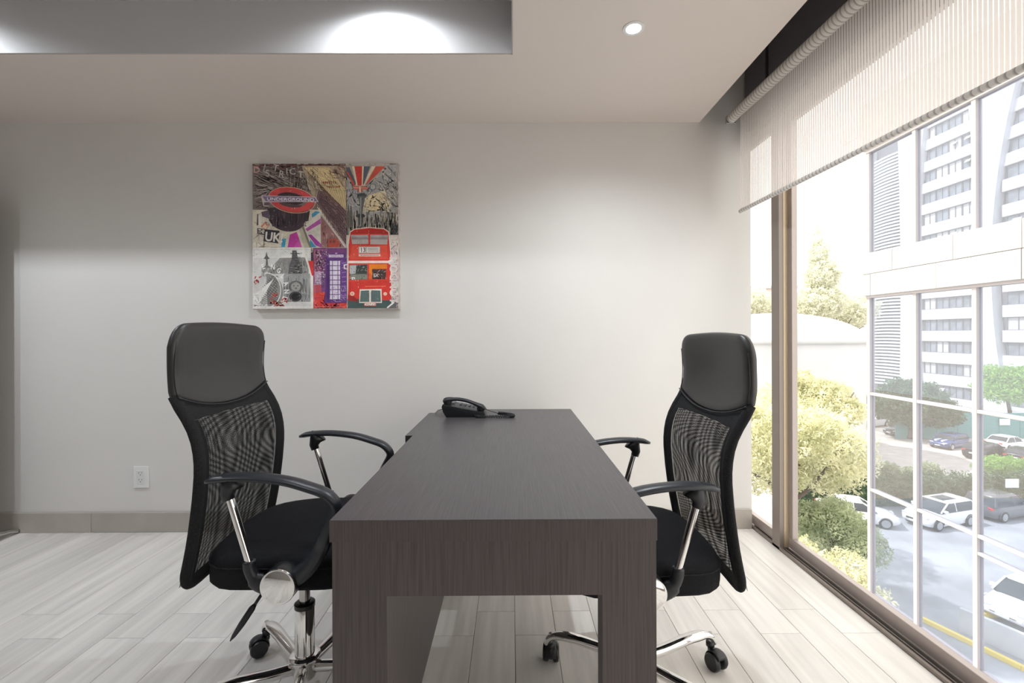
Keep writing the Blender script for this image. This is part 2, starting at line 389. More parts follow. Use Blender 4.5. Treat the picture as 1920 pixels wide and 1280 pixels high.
def make_chair(loc, rz, base_rot, label, swivel=(0, 0, 0, 0, 0), dz=0.):
    t = empty('office_chair', loc, rz, label, 'chair', None)
    # headrest : ring loft about its centre
    cz = 1.08; w = .230; ztop = 1.203; out = []
    def bottom(y): return .942 + .046*(abs(y)/w)**2.2
    for k in range(11): out.append((w*(1-2*k/10)*.999, bottom(w*(1-2*k/10))))        # bottom edge from +w to -w
    r_ = .062
    for k in range(5): out.append((-w - .0 + .004*math.sin(k), 1.0 + k*.032))
    for k in range(1, 8): a = k/7*PI/2; out.append((-w + r_ - r_*math.cos(a), ztop - .008 - r_ + r_*math.sin(a)))
    for k in range(1, 7): y = (-w+r_) + (2*w-2*r_)*k/7; out.append((y, ztop - .008 + .006*math.sin(k/7*PI)))
    for k in range(0, 8): a = PI/2*(1-k/7); out.append((w - r_ + r_*math.cos(a), ztop - .008 - r_ + r_*math.sin(a)))
    for k in range(4): out.append((w - .004*math.sin(k), 1.128 - k*.032 - .006))
    b = NB(); rs = []
    for s, dx in ((.02, .017), (.3, .017), (.6, .018), (.82, .0175), (.93, .015), (.975, .010), (1.0, .0), (.975, -.012), (.93, -.017), (.8, -.019), (.5, -.019), (.02, -.019)):
        rs.append([Vector((back_x(y*s, cz+(z-cz)*s) + dx + .002, y*s, cz+(z-cz)*s)) for y, z in out])
    rings(b, rs); fin('headrest', b, M_leather, t, True)
    b = NB(); tube(b, [(back_x(y, bottom(y))+.016, y, bottom(y)+.002) for y in np.linspace(-w+.004, w-.004, 24)], .0022, 6); fin('piping', b, M_armpl, t, True)
    for s in (-1, 1):
        b = NB(); tube(b, [(back_x(s*w, z)+.012, s*(w-.006), z) for z in np.linspace(.99, 1.14, 10)], .0018, 6); fin('side_seam', b, M_plast, t, True)
    # frame: U shaped padded tube
    path = [(w-.012, z) for z in np.linspace(.99, .52, 16)]
    for k in range(1, 9): a = k/9*PI/2; path.append((w-.012-.07+.07*math.cos(a), .51-.06*math.sin(a)))
    path += [(y, .448) for y in np.linspace(.13, -.13, 7)]
    path += [(-y, z) for y, z in path[:24][::-1]]
    b = NB(); P3 = [Vector((back_x(y, z), y, z)) for y, z in path]
    tube(b, P3, [(.013, .018)]*len(P3), 12, side=(1, 0, 0)); fin('back_frame', b, M_knit, t, True)
    # wide knitted border inside the frame, then the see-through mesh in two layers
    def lo(y): return .455
    def hi(y): return .955 + .032*(abs(y)/w)**2.2
    def mid(y): return .922
    b = surf_panel(-w+.02, w-.02, mid, hi, .010, 20, 3, .003); fin('mesh_yoke', b, M_knit, t, True)
    for s in (-1, 1):
        b = surf_panel(s*(w-.042), s*(w-.014), lo, mid, .011, 2, 24, .003); fin('mesh_border', b, M_knit, t, True)
    b = surf_panel(-w+.03, w-.03, lo, mid, .012, 20, 30, .0034, .05, 1.0); fin('front_mesh', b, M_mesh, t, True)
    b = surf_panel(-w+.02, w-.02, lo, mid, -.014, 20, 30, .0036, -.03, -.6); fin('rear_mesh', b, M_mesh, t, True)
    b = NB(); box(b, -.20, -.12, -.035, .035, .452, .466, .003); box(b, -.258, -.19, -.035, .035, .44, .466, .004); fin('back_bracket', b, M_plast, t)
    # seat cushion
    b = NB(); rs = []; sx0, sx1, sw = -.205, .265, .245
    def outl(s, inset=0):
        pts = []
        for k in range(48):
            a = 2*PI*k/48; c, d = math.cos(a), math.sin(a); n = 4.6
            r = (abs(c)**n+abs(d)**n)**(-1/n)
            px, py = c*r, d*r
            pts.append(((sx0+sx1)/2 + px*((sx1-sx0)/2-inset)*s, py*(sw-inset)*s*(1-.04*max(0, -px))))
        return pts
    def top(x, y): return .565 - .018*(y/.245)**2 - (.014*max(0, (x-.12)/.14)**2) - .012*max(0, (-.05-x)/.15)
    for s, kind in ((.02, 't'), (.35, 't'), (.65, 't'), (.85, 't'), (.94, 't'), (.98, .008), (1.0, .022), (1.004, .045), (1.0, .072), (.975, .084), (.9, .09), (.5, .09), (.02, .09)):
        o_ = outl(s)
        rs.append([Vector((x, y, top(x, y) - (0 if kind == 't' else kind))) for x, y in o_])
    rings(b, rs); fin('seat', b, M_fabric, t, True)
    b = NB(); o_ = outl(1.003); pp = [(x, y, top(x, y)-.022) for x, y in o_]; pp.append(pp[0]); tube(b, pp, .0022, 6, side=(0, 0, 1)); fin('seat_piping', b, M_knit, t, True)
    b = NB(); box(b, -.10, .12, -.15, .15, .458, .478, .004); box(b, -.07, .09, -.055, .055, .42, .462, .008, 2); box(b, -.03, .05, -.24, .24, .462, .474, .003)
    fin('mechanism', b, M_plast, t)
    b = NB(); lathe(b, [(0, 0), (.018, 0), (.02, .004), (.02, .05), (0, .05)], 16, Matrix.Translation((.105, 0, .44)) @ Matrix.Rotation(PI/2, 4, 'Y')); fin('tension_knob', b, M_plast, t, True, angle=40)
    # lever
    b = NB(); tube(b, [(.0, -.05, .445), (-.02, -.12, .44), (-.035, -.17, .432), (-.047, -.185, .41), (-.06, -.187, .39)], .0045, 8)
    tube(b, [(-.056, -.186, .396), (-.064, -.187, .385), (-.09, -.190, .345), (-.112, -.193, .312), (-.121, -.194, .299)], [(.005, .006), (.009, .010), (.009, .011), (.006, .007), (.002, .003)], 10)
    fin('lever', b, M_plast, t, True)
    # arms
    ap = smoothpath([(-.140, .770), (-.10, .780), (-.02, .783), (.07, .773), (.14, .753), (.180, .737), (.204, .712), (.206, .688), (.192, .655), (.172, .61), (.142, .555), (.105, .518), (.058, .498)], 4)
    for s in (-1, 1):
        b = NB(); n = len(ap); rr = []
        for i in range(n):
            u = i/(n-1)
            wa = interp(u, [0, .04, .12, .3, .42, .55, .62, .8, 1], [.006, .018, .025, .026, .024, .020, .020, .018, .02])
            wb = interp(u, [0, .05, .2, .42, .55, .62, .8, 1], [.005, .010, .011, .012, .014, .017, .022, .026])
            rr.append((wa, wb))
        tube(b, [(p[0], s*(.268 - (.01 if p[1] < .6 else 0)), p[1]) for p in ap], rr, 14, side=(0, 1, 0))
        arm = fin('armrest', b, M_armpl, t, True)
        b = NB(); tube(b, [(-.066, s*.266, .775), (-.078, s*.266, .758), (-.084, s*.266, .738), (-.079, s*.266, .722)], [(.022, .032), (.019, .022), (.0165, .0165), (.0145, .0145)], 14, side=(0, 1, 0)); fin('tube_socket', b, M_plast, arm, True)
        b = NB(); tube(b, [(-.082, s*.266, .745), (-.022, s*.266, .545)], .0105, 16); fin('support_tube', b, M_chrome, arm, True, angle=50)
        b = NB(); tube(b, smoothpath([(-.026, s*.266, .560), (-.024, s*.266, .538), (-.010, s*.264, .508), (.020, s*.262, .490), (.055, s*.26, .492)], 4), [(.0145, .0165)]*8+[(.016, .024)]*9, 14, side=(0, 1, 0)); fin('elbow', b, M_plast, arm, True)
        Mx = Matrix.Translation((.058, s*.235, .498)) @ Matrix.Rotation(PI/2 if s < 0 else -PI/2, 4, 'X')
        b = NB(); lathe(b, [(0, 0), (.044, 0), (.047, .004), (.047, .044), (0, .044)], 36, Mx); fin('pivot_housing', b, M_plast, arm, True, angle=40)
        b = NB(); lathe(b, [(.040, .043), (.0455, .043), (.0475, .047), (.0455, .0505), (.0425, .0505), (.040, .0515), (.028, .0545), (.014, .0562), (.0, .057)], 48, Mx); fin('pivot_cap', b, M_chrome, arm, True, angle=60)
    for c in t.children: c.location.z += dz
    # column and star base
    b = NB(); lathe(b, [(0, .085), (.0165, .085), (.0165, .43), (0, .43)], 24); fin('gas_rod', b, M_steel, t, True, angle=50)
    b = NB(); lathe(b, [(.017, .10), (.030, .10), (.030, .278), (.0285, .281), (.017, .281)], 32); col_ = fin('column_cover', b, M_chrome, t, True, angle=50)
    b = NB(); lathe(b, [(.0165, .279), (.031, .279), (.0315, .292), (.027, .296), (.0165, .296)], 32); fin('column_collar', b, M_plast, col_, True, angle=50)
    b = NB(); lathe(b, [(0, .055), (.034, .055), (.037, .07), (.038, .10), (.048, .115), (.049, .12), (.046, .125), (.031, .128), (0, .128)], 40); fin('hub', b, M_chrome, t, True, angle=50)
    for k in range(5):
        a = base_rot + k*2*PI/5; ca, sa = math.cos(a), math.sin(a)
        pr = smoothpath([(.03, .088), (.09, .094), (.15, .104), (.205, .112), (.262, .112), (.296, .098), (.309, .076)], 4)
        rr = [(interp(q[0], [.03, .12, .24, .29], [.0155, .018, .022, .013]), interp(q[0], [.03, .12, .24, .29], [.019, .0165, .0135, .011])) for q in pr]
        b = NB(); tube(b, [(q[0]*ca, q[0]*sa, q[1]) for q in pr], rr, 14, side=(-sa, ca, 0)); leg = fin('base_leg', b, M_chrome, t, True)
        sv = swivel[k]; ex, ey = .294*ca, .294*sa
        Mc = Matrix.Translation((ex, ey, 0)) @ Matrix.Rotation(sv, 4, 'Z') @ Matrix.Diagonal((1.16, 1.16, 1.16, 1))
        b = NB(); lathe(b, [(0, .05), (.006, .05), (.006, .098), (0, .098)], 10, Mc); fin('caster_stem', b, M_steel, leg, True, angle=50)
        b = NB(); lathe(b, [(0, .058), (.0125, .058), (.0125, .07), (0, .07)], 14, Mc)
        arc = [Mc @ Vector((-.022 + .027*math.cos(q), 0, .028+.027*math.sin(q))) for q in np.linspace(-.15, 2.6, 12)]
        tube(b, arc, [(.020, .0035)]*12, 8, side=Mc.to_3x3() @ Vector((0, 1, 0)))
        tube(b, [Mc @ Vector((-.022, 0, .028)), Mc @ Vector((0.0, 0, .045)), Mc @ Vector((0, 0, .064))], [(.005, .008), (.006, .012), (.009, .011)], 8, side=Mc.to_3x3() @ Vector((0, 1, 0)))
        fin('caster_hood', b, M_plast, leg, True)
        for s in (-1, 1):
            Mw = Mc @ Matrix.Translation((-.022, s*.007, .0265)) @ Matrix.Rotation(-s*PI/2, 4, 'X')
            b = NB(); lathe(b, [(0, 0), (.022, 0), (.0255, .003), (.0258, .011), (.023, .0165), (.012, .018), (0, .018)], 24, Mw); fin('caster_wheel', b, M_plast, leg, True, angle=50)
    return t
chair_l = make_chair((-.675, 1.481, 0), 0, math.radians(140), 'black high back mesh office chair on the left of the desk', (0.6, 2.5, 3.9, 5.5, 1.2))
chair_r = make_chair((.412, 1.50, 0), PI+.05, math.radians(180+18-3), 'black high back mesh office chair on the right of the desk beside the window', (-1.2, .4, 1.4, -2.3, 5.0), dz=-.037)

# ================================================================ TELEPHONE
ph = empty('desk_telephone', (-.235, 2.30, .75), 0, 'black corded desk telephone lying at the back of the desk', 'telephone')
def prism(bm, pts, y0, y1, bev=.002):
    f = [bm.verts.new((x, y0, z)) for x, z in pts]; r = [bm.verts.new((x, y1, z)) for x, z in pts]; n = len(pts)
    fs = [bm.faces.new(f), bm.faces.new(r[::-1])]
    for i in range(n): fs.append(bm.faces.new((f[i], r[i], r[(i+1) % n], f[(i+1) % n])))
    bmesh.ops.recalc_face_normals(bm, faces=fs)
    if bev: bmesh.ops.bevel(bm, geom=list(set(e for q in fs for e in q.edges)), offset=bev, segments=2, affect='EDGES', profile=.6)
b = NB(); prism(b, [(-.090, .0), (-.106, .026), (-.113, .052), (-.108, .064), (.055, .032), (.098, .024), (.103, .013), (.095, .003), (.06, 0)], -.055, .105, .003); fin('base', b, M_plast, ph, True, angle=35)
b = NB()
for rr_ in range(4):
    for c in range(3):
        x = -.035+rr_*.022; box(b, x, x+.013, .03+c*.022, .044+c*.022, .046-(x+.035)*.2-.004, .052-(x+.035)*.2, .001)
fin('keypad', b, M_armpl, ph)
b = NB(); box(b, -.092, -.058, .02, .09, .054, .064, .002); fin('display', b, M_dark, ph)
hp = smoothpath([(-.104, .072), (-.085, .083), (-.045, .087), (.0, .081), (.045, .066), (.085, .048), (.098, .038)], 4)
b = NB(); rr = []
for q in hp:
    wv = interp(q[0], [-.105, -.095, -.06, .03, .08, .1], [.020, .024, .019, .018, .023, .018]); wt = interp(q[0], [-.105, -.095, -.055, .05, .085, .1], [.010, .016, .009, .009, .013, .008]); rr.append((wv, wt))
tube(b, [(q[0], -.028, q[1]) for q in hp], rr, 14, side=(0, 1, 0)); hs = fin('handset', b, M_plast, ph, True)
b = NB(); lathe(b, [(0, -.024), (.017, -.024), (.021, -.01), (.021, .0), (0, 0)], 20, Matrix.Translation((-.085, -.028, .078))); fin('handset_cup', b, M_plast, hs, True, angle=50)
b = NB(); lathe(b, [(0, -.016), (.018, -.016), (.021, -.006), (.021, .0), (0, 0)], 20, Matrix.Translation((.080, -.028, .045))); fin('handset_cup', b, M_plast, hs, True, angle=50)
# coiled cord
ax = smoothpath([(.055, -.075, .008), (.10, -.078, .008), (.16, -.077, .008), (.225, -.073, .008), (.242, -.055, .009), (.225, -.03, .010), (.19, -.015, .012), (.165, -.008, .013)], 10)
cp = []; n = len(ax); turns = 56; res = 8
for i in range(turns*res+1):
    u = i/(turns*res)*(n-1); k = min(int(u), n-2); f = u-k; p = Vector(ax[k])*(1-f)+Vector(ax[k+1])*f
    tn = (Vector(ax[k+1])-Vector(ax[k])).normalized(); sd = Vector((0, 0, 1)).cross(tn).normalized(); up = tn.cross(sd); a = 2*PI*i/res
    cp.append(p + (sd*math.cos(a)+up*math.sin(a))*.0072)
cp = [Vector((.05, -.05, .012)), Vector((.052, -.065, .012))] + cp + [Vector((.145, -.012, .018)), Vector((.125, -.02, .026)), Vector((.098, -.028, .038))]
b = NB(); tube(b, cp, .0018, 5); fin('coiled_cord', b, M_plast, ph, True)
b = NB(); tube(b, smoothpath([(-.10, .09, .02), (-.125, .095, .018), (-.145, .08, .014), (-.155, .03, .006), (-.163, .04, -.02), (-.172, .09, -.03)], 5), .0022, 7)
wire = fin('telephone_line_cord', b, mat('grey_cord', (.16, .16, .165), .5), ph, True)

# ================================================================ WALL OUTLET
ou = empty('wall_outlet', (-2.217, YW, .796-.28), 0, 'white double wall outlet low on the wall left of the chair', 'outlet')
oz = 1.16-(890.5-626.2)*2.7/853
ou.location = ((267-964.5)/853*2.7+.016, YW, oz)
b = NB(); box(b, -.044, .044, -.009, 0, -.063, .063, .003, 2); fin('cover_plate', b, M_white, ou)
b = NB(); box(b, -.024, .024, -.0115, -.008, -.040, .040, .001); face = fin('socket_face', b, mat('socket_white', (.78, .78, .76), .35), ou)
for s in (-1, 1):
    zc = s*.0205
    b = NB(); box(b, -.0095, -.0075, -.0121, -.0113, zc+.002, zc+.011); fin('slot', b, M_black, face)
    b = NB(); box(b, .007, .009, -.0121, -.0113, zc+.003, zc+.010); fin('slot', b, M_black, face)
    b = NB(); lathe(b, [(0, 0), (.0026, 0), (.0026, .0008), (0, .0008)], 12, Matrix.Translation((0, -.0113, zc-.006)) @ Matrix.Rotation(PI/2, 4, 'X')); fin('ground_hole', b, M_black, face)
# ================================================================ ADDED DIVIDER just past the left edge, to shade a wall strip
dv = empty('shade_divider', (-3.395, 2.54, 0), 0, 'added divider panel shading the left wall, only its metal foot shows', 'divider')
b = NB(); box(b, -.505, .505, -.012, .012, .03, 2.03, .003); fin('panel', b, M_dim, dv)
for s in (-1, 1):
    b = NB(); tube(b, smoothpath([(s*.49, -.16, .012), (s*.49, -.1, .03), (s*.49, 0, .04), (s*.49, .1, .03), (s*.49, .15, .012)], 4), .012, 10); fin('foot', b, M_steel, dv, True)

# ================================================================ WALL PICTURE (printed canvas collage)
U0, V0, PXM = 142., 103., 1063.      # layout units of the print: 0..1063 across
SZ = .853
pic = empty('wall_picture', (0, 0, 0), 0, 'square collage canvas print of red bus, phone box and underground sign', 'picture')
px0 = (476-964.5)/853*2.672+.016; pz1 = 1.16+(626.2-306.5)/853*2.672
pic.location = (px0+SZ/2, YW, pz1-SZ/2)
b = NB(); box(b, -SZ/2, SZ/2, -.034, -.0005, -SZ/2, SZ/2, .0015); fin('canvas', b, mat('canvas_edge', (.62, .55, .52), .8, noise=((30, 30, 30), .35)), pic)
def print_mat():
    m = bpy.data.materials.new('canvas_print'); m.use_nodes = True; nt = m.node_tree; N = nt.nodes; L = nt.links; p = N['Principled BSDF']; p.inputs['Roughness'].default_value = .55
    at = N.new('ShaderNodeVertexColor'); at.layer_name = 'Col'; tc = N.new('ShaderNodeTexCoord')
    t1 = N.new('ShaderNodeTexNoise'); t1.inputs['Scale'].default_value = 14; t1.inputs['Detail'].default_value = 8; t1.inputs['Roughness'].default_value = .75; L.new(tc.outputs['Object'], t1.inputs[0])
    r = N.new('ShaderNodeMapRange'); r.inputs[1].default_value = .35; r.inputs[2].default_value = .65; r.inputs[3].default_value = 1.15; r.inputs[4].default_value = 1.62; L.new(t1.outputs['Fac'], r.inputs[0])
    vm = N.new('ShaderNodeVectorMath'); vm.operation = 'SCALE'; L.new(at.outputs[0], vm.inputs[0]); L.new(r.outputs[0], vm.inputs['Scale']); L.new(vm.outputs[0], p.inputs['Base Color']); return m
PV, PF, PC = [], [], []; lay = [0]
def lin(c): return tuple((x/255/12.92 if x/255 <= .04045 else ((x/255+.055)/1.055)**2.4) for x in c)
def poly(pts, c, up=True):
    if up: lay[0] += 1
    n = len(PV); y = -.0343 - lay[0]*.000012
    for x, v in pts:
        x = min(max(x, U0), U0+PXM-2); v = min(max(v, V0), V0+PXM-6)
        PV.append(((x-U0)/PXM*SZ-SZ/2, y, SZ/2-(v-V0)/PXM*SZ))
    PF.append(list(range(n, n+len(pts)))); PC.append(lin(c))
def rect(x0, y0, x1, y1, c, up=True): poly([(x0, y0), (x1, y0), (x1, y1), (x0, y1)], c, up)
def line(x0, y0, x1, y1, w, c, up=False):
    d = math.hypot(x1-x0, y1-y0) or 1; nx, ny = -(y1-y0)/d*w/2, (x1-x0)/d*w/2
    poly([(x0+nx, y0+ny), (x1+nx, y1+ny), (x1-nx, y1-ny), (x0-nx, y0-ny)], c, up)
def ell(cx, cy, rx, ry, c, a0=0, a1=360, rot=0, n=36, up=True):
    cr, sr = math.cos(math.radians(rot)), math.sin(math.radians(rot)); P = []
    for k in range(n+1 if a1-a0 < 360 else n):
        a = math.radians(a0+(a1-a0)*k/n); x, y = rx*math.cos(a), ry*math.sin(a); P.append((cx+x*cr-y*sr, cy+x*sr+y*cr))
    poly(P, c, up)
def ring(cx, cy, rx, ry, rx2, ry2, c, rot=0, n=40, dy=0):
    lay[0] += 1
    cr, sr = math.cos(math.radians(rot)), math.sin(math.radians(rot))
    def q(a, x, y, d): x, y = x*math.cos(a), y*math.sin(a); return (cx+x*cr-y*sr, cy+d+x*sr+y*cr)
    for k in range(n):
        a, e = 2*PI*k/n, 2*PI*(k+1)/n; poly([q(a, rx, ry, 0), q(e, rx, ry, 0), q(e, rx2, ry2, dy), q(a, rx2, ry2, dy)], c, False)
def text(s, x, y, h, c, rot=0, sx=1., bold=0., sk=0.):
    """text, left-bottom at (x, y), cap height h, in layout units"""
    cu = bpy.data.curves.new('t', 'FONT'); cu.body = s; cu.size = 1; cu.offset = bold; cu.resolution_u = 3
    ob = bpy.data.objects.new('t', cu); COL.objects.link(ob)
    dg = bpy.context.evaluated_depsgraph_get(); me = bpy.data.meshes.new_from_object(ob.evaluated_get(dg))
    bpy.data.objects.remove(ob); bpy.data.curves.remove(cu)
    lay[0] += 1; cr, sr = math.cos(math.radians(rot)), math.sin(math.radians(rot)); k = h/.7
    for p in me.polygons:
        P = []
        for vi in p.vertices:
            v = me.vertices[vi].co; a, e = v.x*k*sx + v.y*k*sk, -v.y*k
            P.append((x+a*cr-e*sr, y+a*sr+e*cr))
        poly(P, c, False)
    bpy.data.meshes.remove(me)
R_ = random.Random(3)
def scribble(x0, y0, x1, y1, n, cols, ln=(10, 60), w=(1, 4), ang=(0, 180), inside=None):
    lay[0] += 1
    for _ in range(n):
        x, y = R_.uniform(x0, x1), R_.uniform(y0, y1)
        if inside and not inside(x, y): continue
        a = math.radians(R_.uniform(*ang)); l = R_.uniform(*ln)
        xb, yb = min(max(x+l*math.cos(a), x0), x1), min(max(y+l*math.sin(a), y0), y1)
        if inside and not inside(xb, yb): continue
        line(x, y, xb, yb, R_.uniform(*w), R_.choice(cols))
# panels
rect(142, 103, 1205, 1160, (188, 178, 168))
rect(142, 103, 620, 438, (120, 108, 104))                                  # top-left street in motion
scribble(142, 103, 560, 300, 320, [(70, 56, 58), (150, 140, 132), (190, 182, 172), (95, 80, 80), (60, 48, 50)], (20, 130), (1, 5), (10, 35))
scribble(142, 270, 260, 438, 90, [(90, 76, 78), (175, 165, 158), (60, 48, 52)], (20, 90), (1, 5), (-25, 5))
scribble(400, 120, 560, 300, 130, [(60, 52, 50), (150, 140, 125), (40, 34, 36)], (15, 80), (1, 4), (75, 105))
rect(142, 103, 820, 118, (92, 62, 60)); scribble(142, 103, 820, 150, 90, [(98, 50, 52), (120, 88, 80), (70, 40, 44)], (20, 60), (2, 6), (-10, 10))
# leaning stone tower
poly([(500, 118), (822, 118), (822, 700), (600, 390), (560, 300)], (168, 150, 128))
poly([(520, 130), (700, 130), (822, 300), (822, 440), (640, 270)], (205, 184, 140))
poly([(600, 380), (630, 250), (822, 450), (822, 700)], (118, 92, 92))
lay[0] += 1
for k in range(13): line(545+k*22, 165+k*10+k*k*.2, 640+k*16, 280+k*14, 2, (120, 100, 84))
for k in range(9): line(520+k*8, 135+k*14, 640+k*20, 262+k*2+k*20, 2.5, (130, 108, 88)); line(640-k*2, 262+k*14, 822, 455+k*26, 4, (70, 52, 62))
for k in range(16): line(606+k*13, 300+k*12, 590+k*15, 400+k*19, 3.5, (84, 66, 74))
for k in range(7): rect(655+k*14, 233-(k % 2)*2, 664+k*14, 248, (150, 60, 44), False); rect(682+k*14, 265, 691+k*14, 278, (150, 60, 44), False)
scribble(560, 130, 820, 300, 140, [(120, 100, 80), (225, 208, 168), (96, 78, 70)], (10, 50), (1, 3), (0, 90))
scribble(620, 300, 820, 660, 150, [(74, 56, 66), (150, 124, 116), (92, 60, 78)], (10, 60), (1, 4), (30, 70), inside=lambda x, y: y < 700-(822-x)*1.45+20 and y > 250+(x-630)*1.02)
scribble(500, 118, 620, 300, 110, [(70, 64, 62), (150, 140, 125), (200, 190, 170)], (10, 60), (1, 4), (40, 120))
scribble(700, 112, 820, 210, 70, [(110, 56, 60), (90, 70, 70), (150, 120, 110)], (10, 50), (1, 4), (0, 90))
# right column : spray flag, abbey towers
rect(824, 112, 1203, 625, (160, 158, 156))
scribble(824, 112, 1203, 420, 260, [(120, 122, 128), (196, 192, 184), (140, 140, 146), (178, 172, 160)], (20, 120), (2, 8), (20, 150))
poly([(1000, 330), (1100, 300), (1150, 420), (1000, 450), (950, 400)], (214, 196, 160)); scribble(950, 320, 1150, 450, 60, [(220, 206, 172), (200, 178, 140)], (20, 90), (3, 10))
scribble(1050, 240, 1203, 560, 120, [(150, 144, 136), (206, 200, 188), (110, 104, 100)], (20, 90), (1, 5), (45, 75))
scribble(824, 440, 1203, 622, 300, [(72, 68, 66), (120, 112, 104), (200, 190, 170), (52, 50, 50), (160, 150, 132)], (20, 130), (2, 6), (84, 96))
poly([(840, 118), (1090, 118), (1060, 190), (980, 250), (962, 275), (890, 272), (848, 190)], (178, 164, 150))
poly([(884, 122), (940, 122), (938, 262), (908, 262)], (196, 62, 54)); poly([(824, 130), (848, 128), (896, 245), (886, 262), (828, 190)], (86, 92, 104)); poly([(950, 122), (1000, 122), (952, 250), (944, 262)], (92, 98, 112))
poly([(1040, 122), (1110, 122), (980, 248), (962, 262)], (200, 86, 70)); poly([(828, 165), (836, 160), (888, 262), (876, 268)], (198, 78, 62)); poly([(942, 122), (952, 122), (944, 262), (936, 262)], (222, 206, 180)); poly([(866, 122), (882, 122), (906, 262), (898, 262)], (222, 206, 180)); poly([(1010, 122), (1036, 122), (956, 262), (948, 262)], (222, 206, 180))
poly([(876, 268), (978, 270), (982, 292), (940, 290), (944, 308), (904, 308), (908, 292), (872, 288)], (186, 84, 72)); line(876, 279, 980, 281, 4, (220, 205, 180), True); rect(918, 270, 930, 312, (220, 205, 180))
ell(938, 335, 34, 18, (70, 74, 76)); poly([(914, 340), (962, 340), (946, 420), (940, 470), (920, 470), (922, 420)], (96, 98, 98)); poly([(900, 470), (954, 470), (948, 500), (940, 568), (915, 568), (908, 500)], (84, 84, 82)); ell(927, 484, 34, 14, (60, 62, 62)); line(930, 350, 928, 560, 5, (170, 170, 160), True)
ell(1018, 272, 24, 26, (112, 114, 118)); ell(1018, 272, 17, 19, (176, 174, 170)); line(1012, 300, 975, 345, 4, (110, 112, 112), True); line(1018, 255, 1018, 290, 2, (90, 90, 96), True)
for x in (838, 858): poly([(x-14, 568), (x-12, 470), (x, 390), (x+12, 470), (x+14, 568)], (104, 98, 92)); line(x, 400, x, 568, 3, (60, 56, 54), True)
rect(1150, 540, 1203, 620, (54, 56, 58)); scribble(1150, 520, 1203, 622, 40, [(40, 44, 48), (90, 88, 86)], (10, 40), (2, 5), (70, 110))
rect(822, 112, 825, 625, (110, 96, 92))
# mid-left cream panel with slogan
rect(142, 438, 640, 715, (198, 190, 172)); rect(152, 446, 240, 706, (204, 196, 180)); scribble(142, 440, 480, 712, 70, [(186, 178, 160), (212, 205, 190), (170, 160, 148)], (20, 80), (2, 8))
# splashed flag
poly([(352, 650), (386, 648), (376, 712), (350, 712)], (58, 142, 176)); poly([(412, 620), (462, 600), (480, 650), (440, 712), (396, 712)], (178, 60, 146)); poly([(440, 712), (480, 650), (500, 712)], (190, 82, 158))
poly([(480, 600), (640, 440), (640, 712), (520, 712)], (206, 200, 190)); poly([(524, 580), (636, 502), (636, 540), (540, 596)], (176, 86, 162)); poly([(545, 622), (570, 620), (640, 690), (640, 714), (600, 700)], (160, 66, 150)); poly([(572, 470), (600, 448), (632, 456), (600, 482), (574, 496)], (70, 140, 176)); poly([(560, 655), (606, 712), (550, 712)], (66, 140, 172)); poly([(508, 520), (550, 470), (558, 500), (500, 556)], (216, 204, 160))
# small red town scene
poly([(638, 480), (815, 715), (638, 715)], (150, 110, 108)); scribble(640, 500, 810, 712, 90, [(96, 60, 66), (190, 160, 150), (150, 66, 62), (120, 84, 88)], (10, 50), (2, 6), (80, 100), inside=lambda x, y: y > 480+(x-638)*1.33+8)
poly([(690, 655), (760, 650), (775, 690), (760, 712), (690, 712)], (176, 78, 66)); rect(700, 664, 716, 680, (110, 70, 70)); rect(724, 662, 742, 680, (110, 70, 70))
line(612, 418, 815, 715, 5, (214, 206, 196), True)
# tube sign pole and drum
poly([(462, 520), (502, 526), (580, 742), (578, 800), (545, 800), (500, 660)], (176, 170, 150)); poly([(488, 530), (502, 526), (580, 742), (566, 745)], (120, 112, 98)); ell(477, 524, 22, 9, (206, 200, 176)); poly([(530, 770), (580, 745), (582, 812), (550, 812)], (48, 40, 44))
ell(390, 500, 135, 96, (66, 54, 60), 0, 360, 12); poly([(248, 420), (560, 440), (548, 520), (330, 575), (262, 520)], (58, 48, 54)); scribble(262, 440, 540, 560, 60, [(78, 64, 72), (48, 38, 46), (96, 78, 84)], (30, 110), (2, 5), (80, 100)); poly([(205, 455), (260, 440), (270, 508), (212, 486)], (98, 82, 96))
ring(428, 368, 172, 94, 168, 90, (214, 178, 150), 10); ring(425, 366, 166, 88, 112, 50, (196, 74, 74), 10, dy=-2); ell(418, 358, 100, 44, (62, 44, 50), 0, 360, 8); ell(420, 396, 84, 24, (84, 66, 70), 0, 180, 8); scribble(340, 330, 500, 350, 14, [(84, 66, 72)], (20, 60), (2, 4), (0, 20))
poly([(208, 334), (600, 346), (622, 382), (214, 382)], (206, 196, 200)); poly([(212, 338), (596, 350), (614, 378), (218, 377)], (120, 104, 134)); text('UNDERGROUND', 246, 370, 22, (226, 220, 222), 1.2, 1.42, .012)
poly([(205, 345), (213, 340), (262, 414), (222, 414)], (190, 176, 170)); rect(226, 384, 262, 408, (96, 80, 92))
# slogan
poly([(176, 470), (200, 468), (204, 550), (172, 552)], (70, 60, 60)); text('I', 177, 548, 76, (206, 200, 190), 0, 1.3, .03); poly([(200, 560), (232, 528), (245, 548), (268, 536), (240, 590)], (196, 120, 104)); poly([(212, 566), (234, 540), (243, 558), (258, 548), (238, 582)], (208, 190, 168))
poly([(176, 572), (236, 580), (234, 625), (176, 612)], (58, 52, 54)); text('THE', 180, 606, 28, (214, 208, 196), 8, .66, .03)
poly([(230, 580), (338, 592), (328, 684), (220, 668)], (52, 48, 52)); text('UK!', 228, 662, 64, (214, 210, 200), 6, .9, .03)
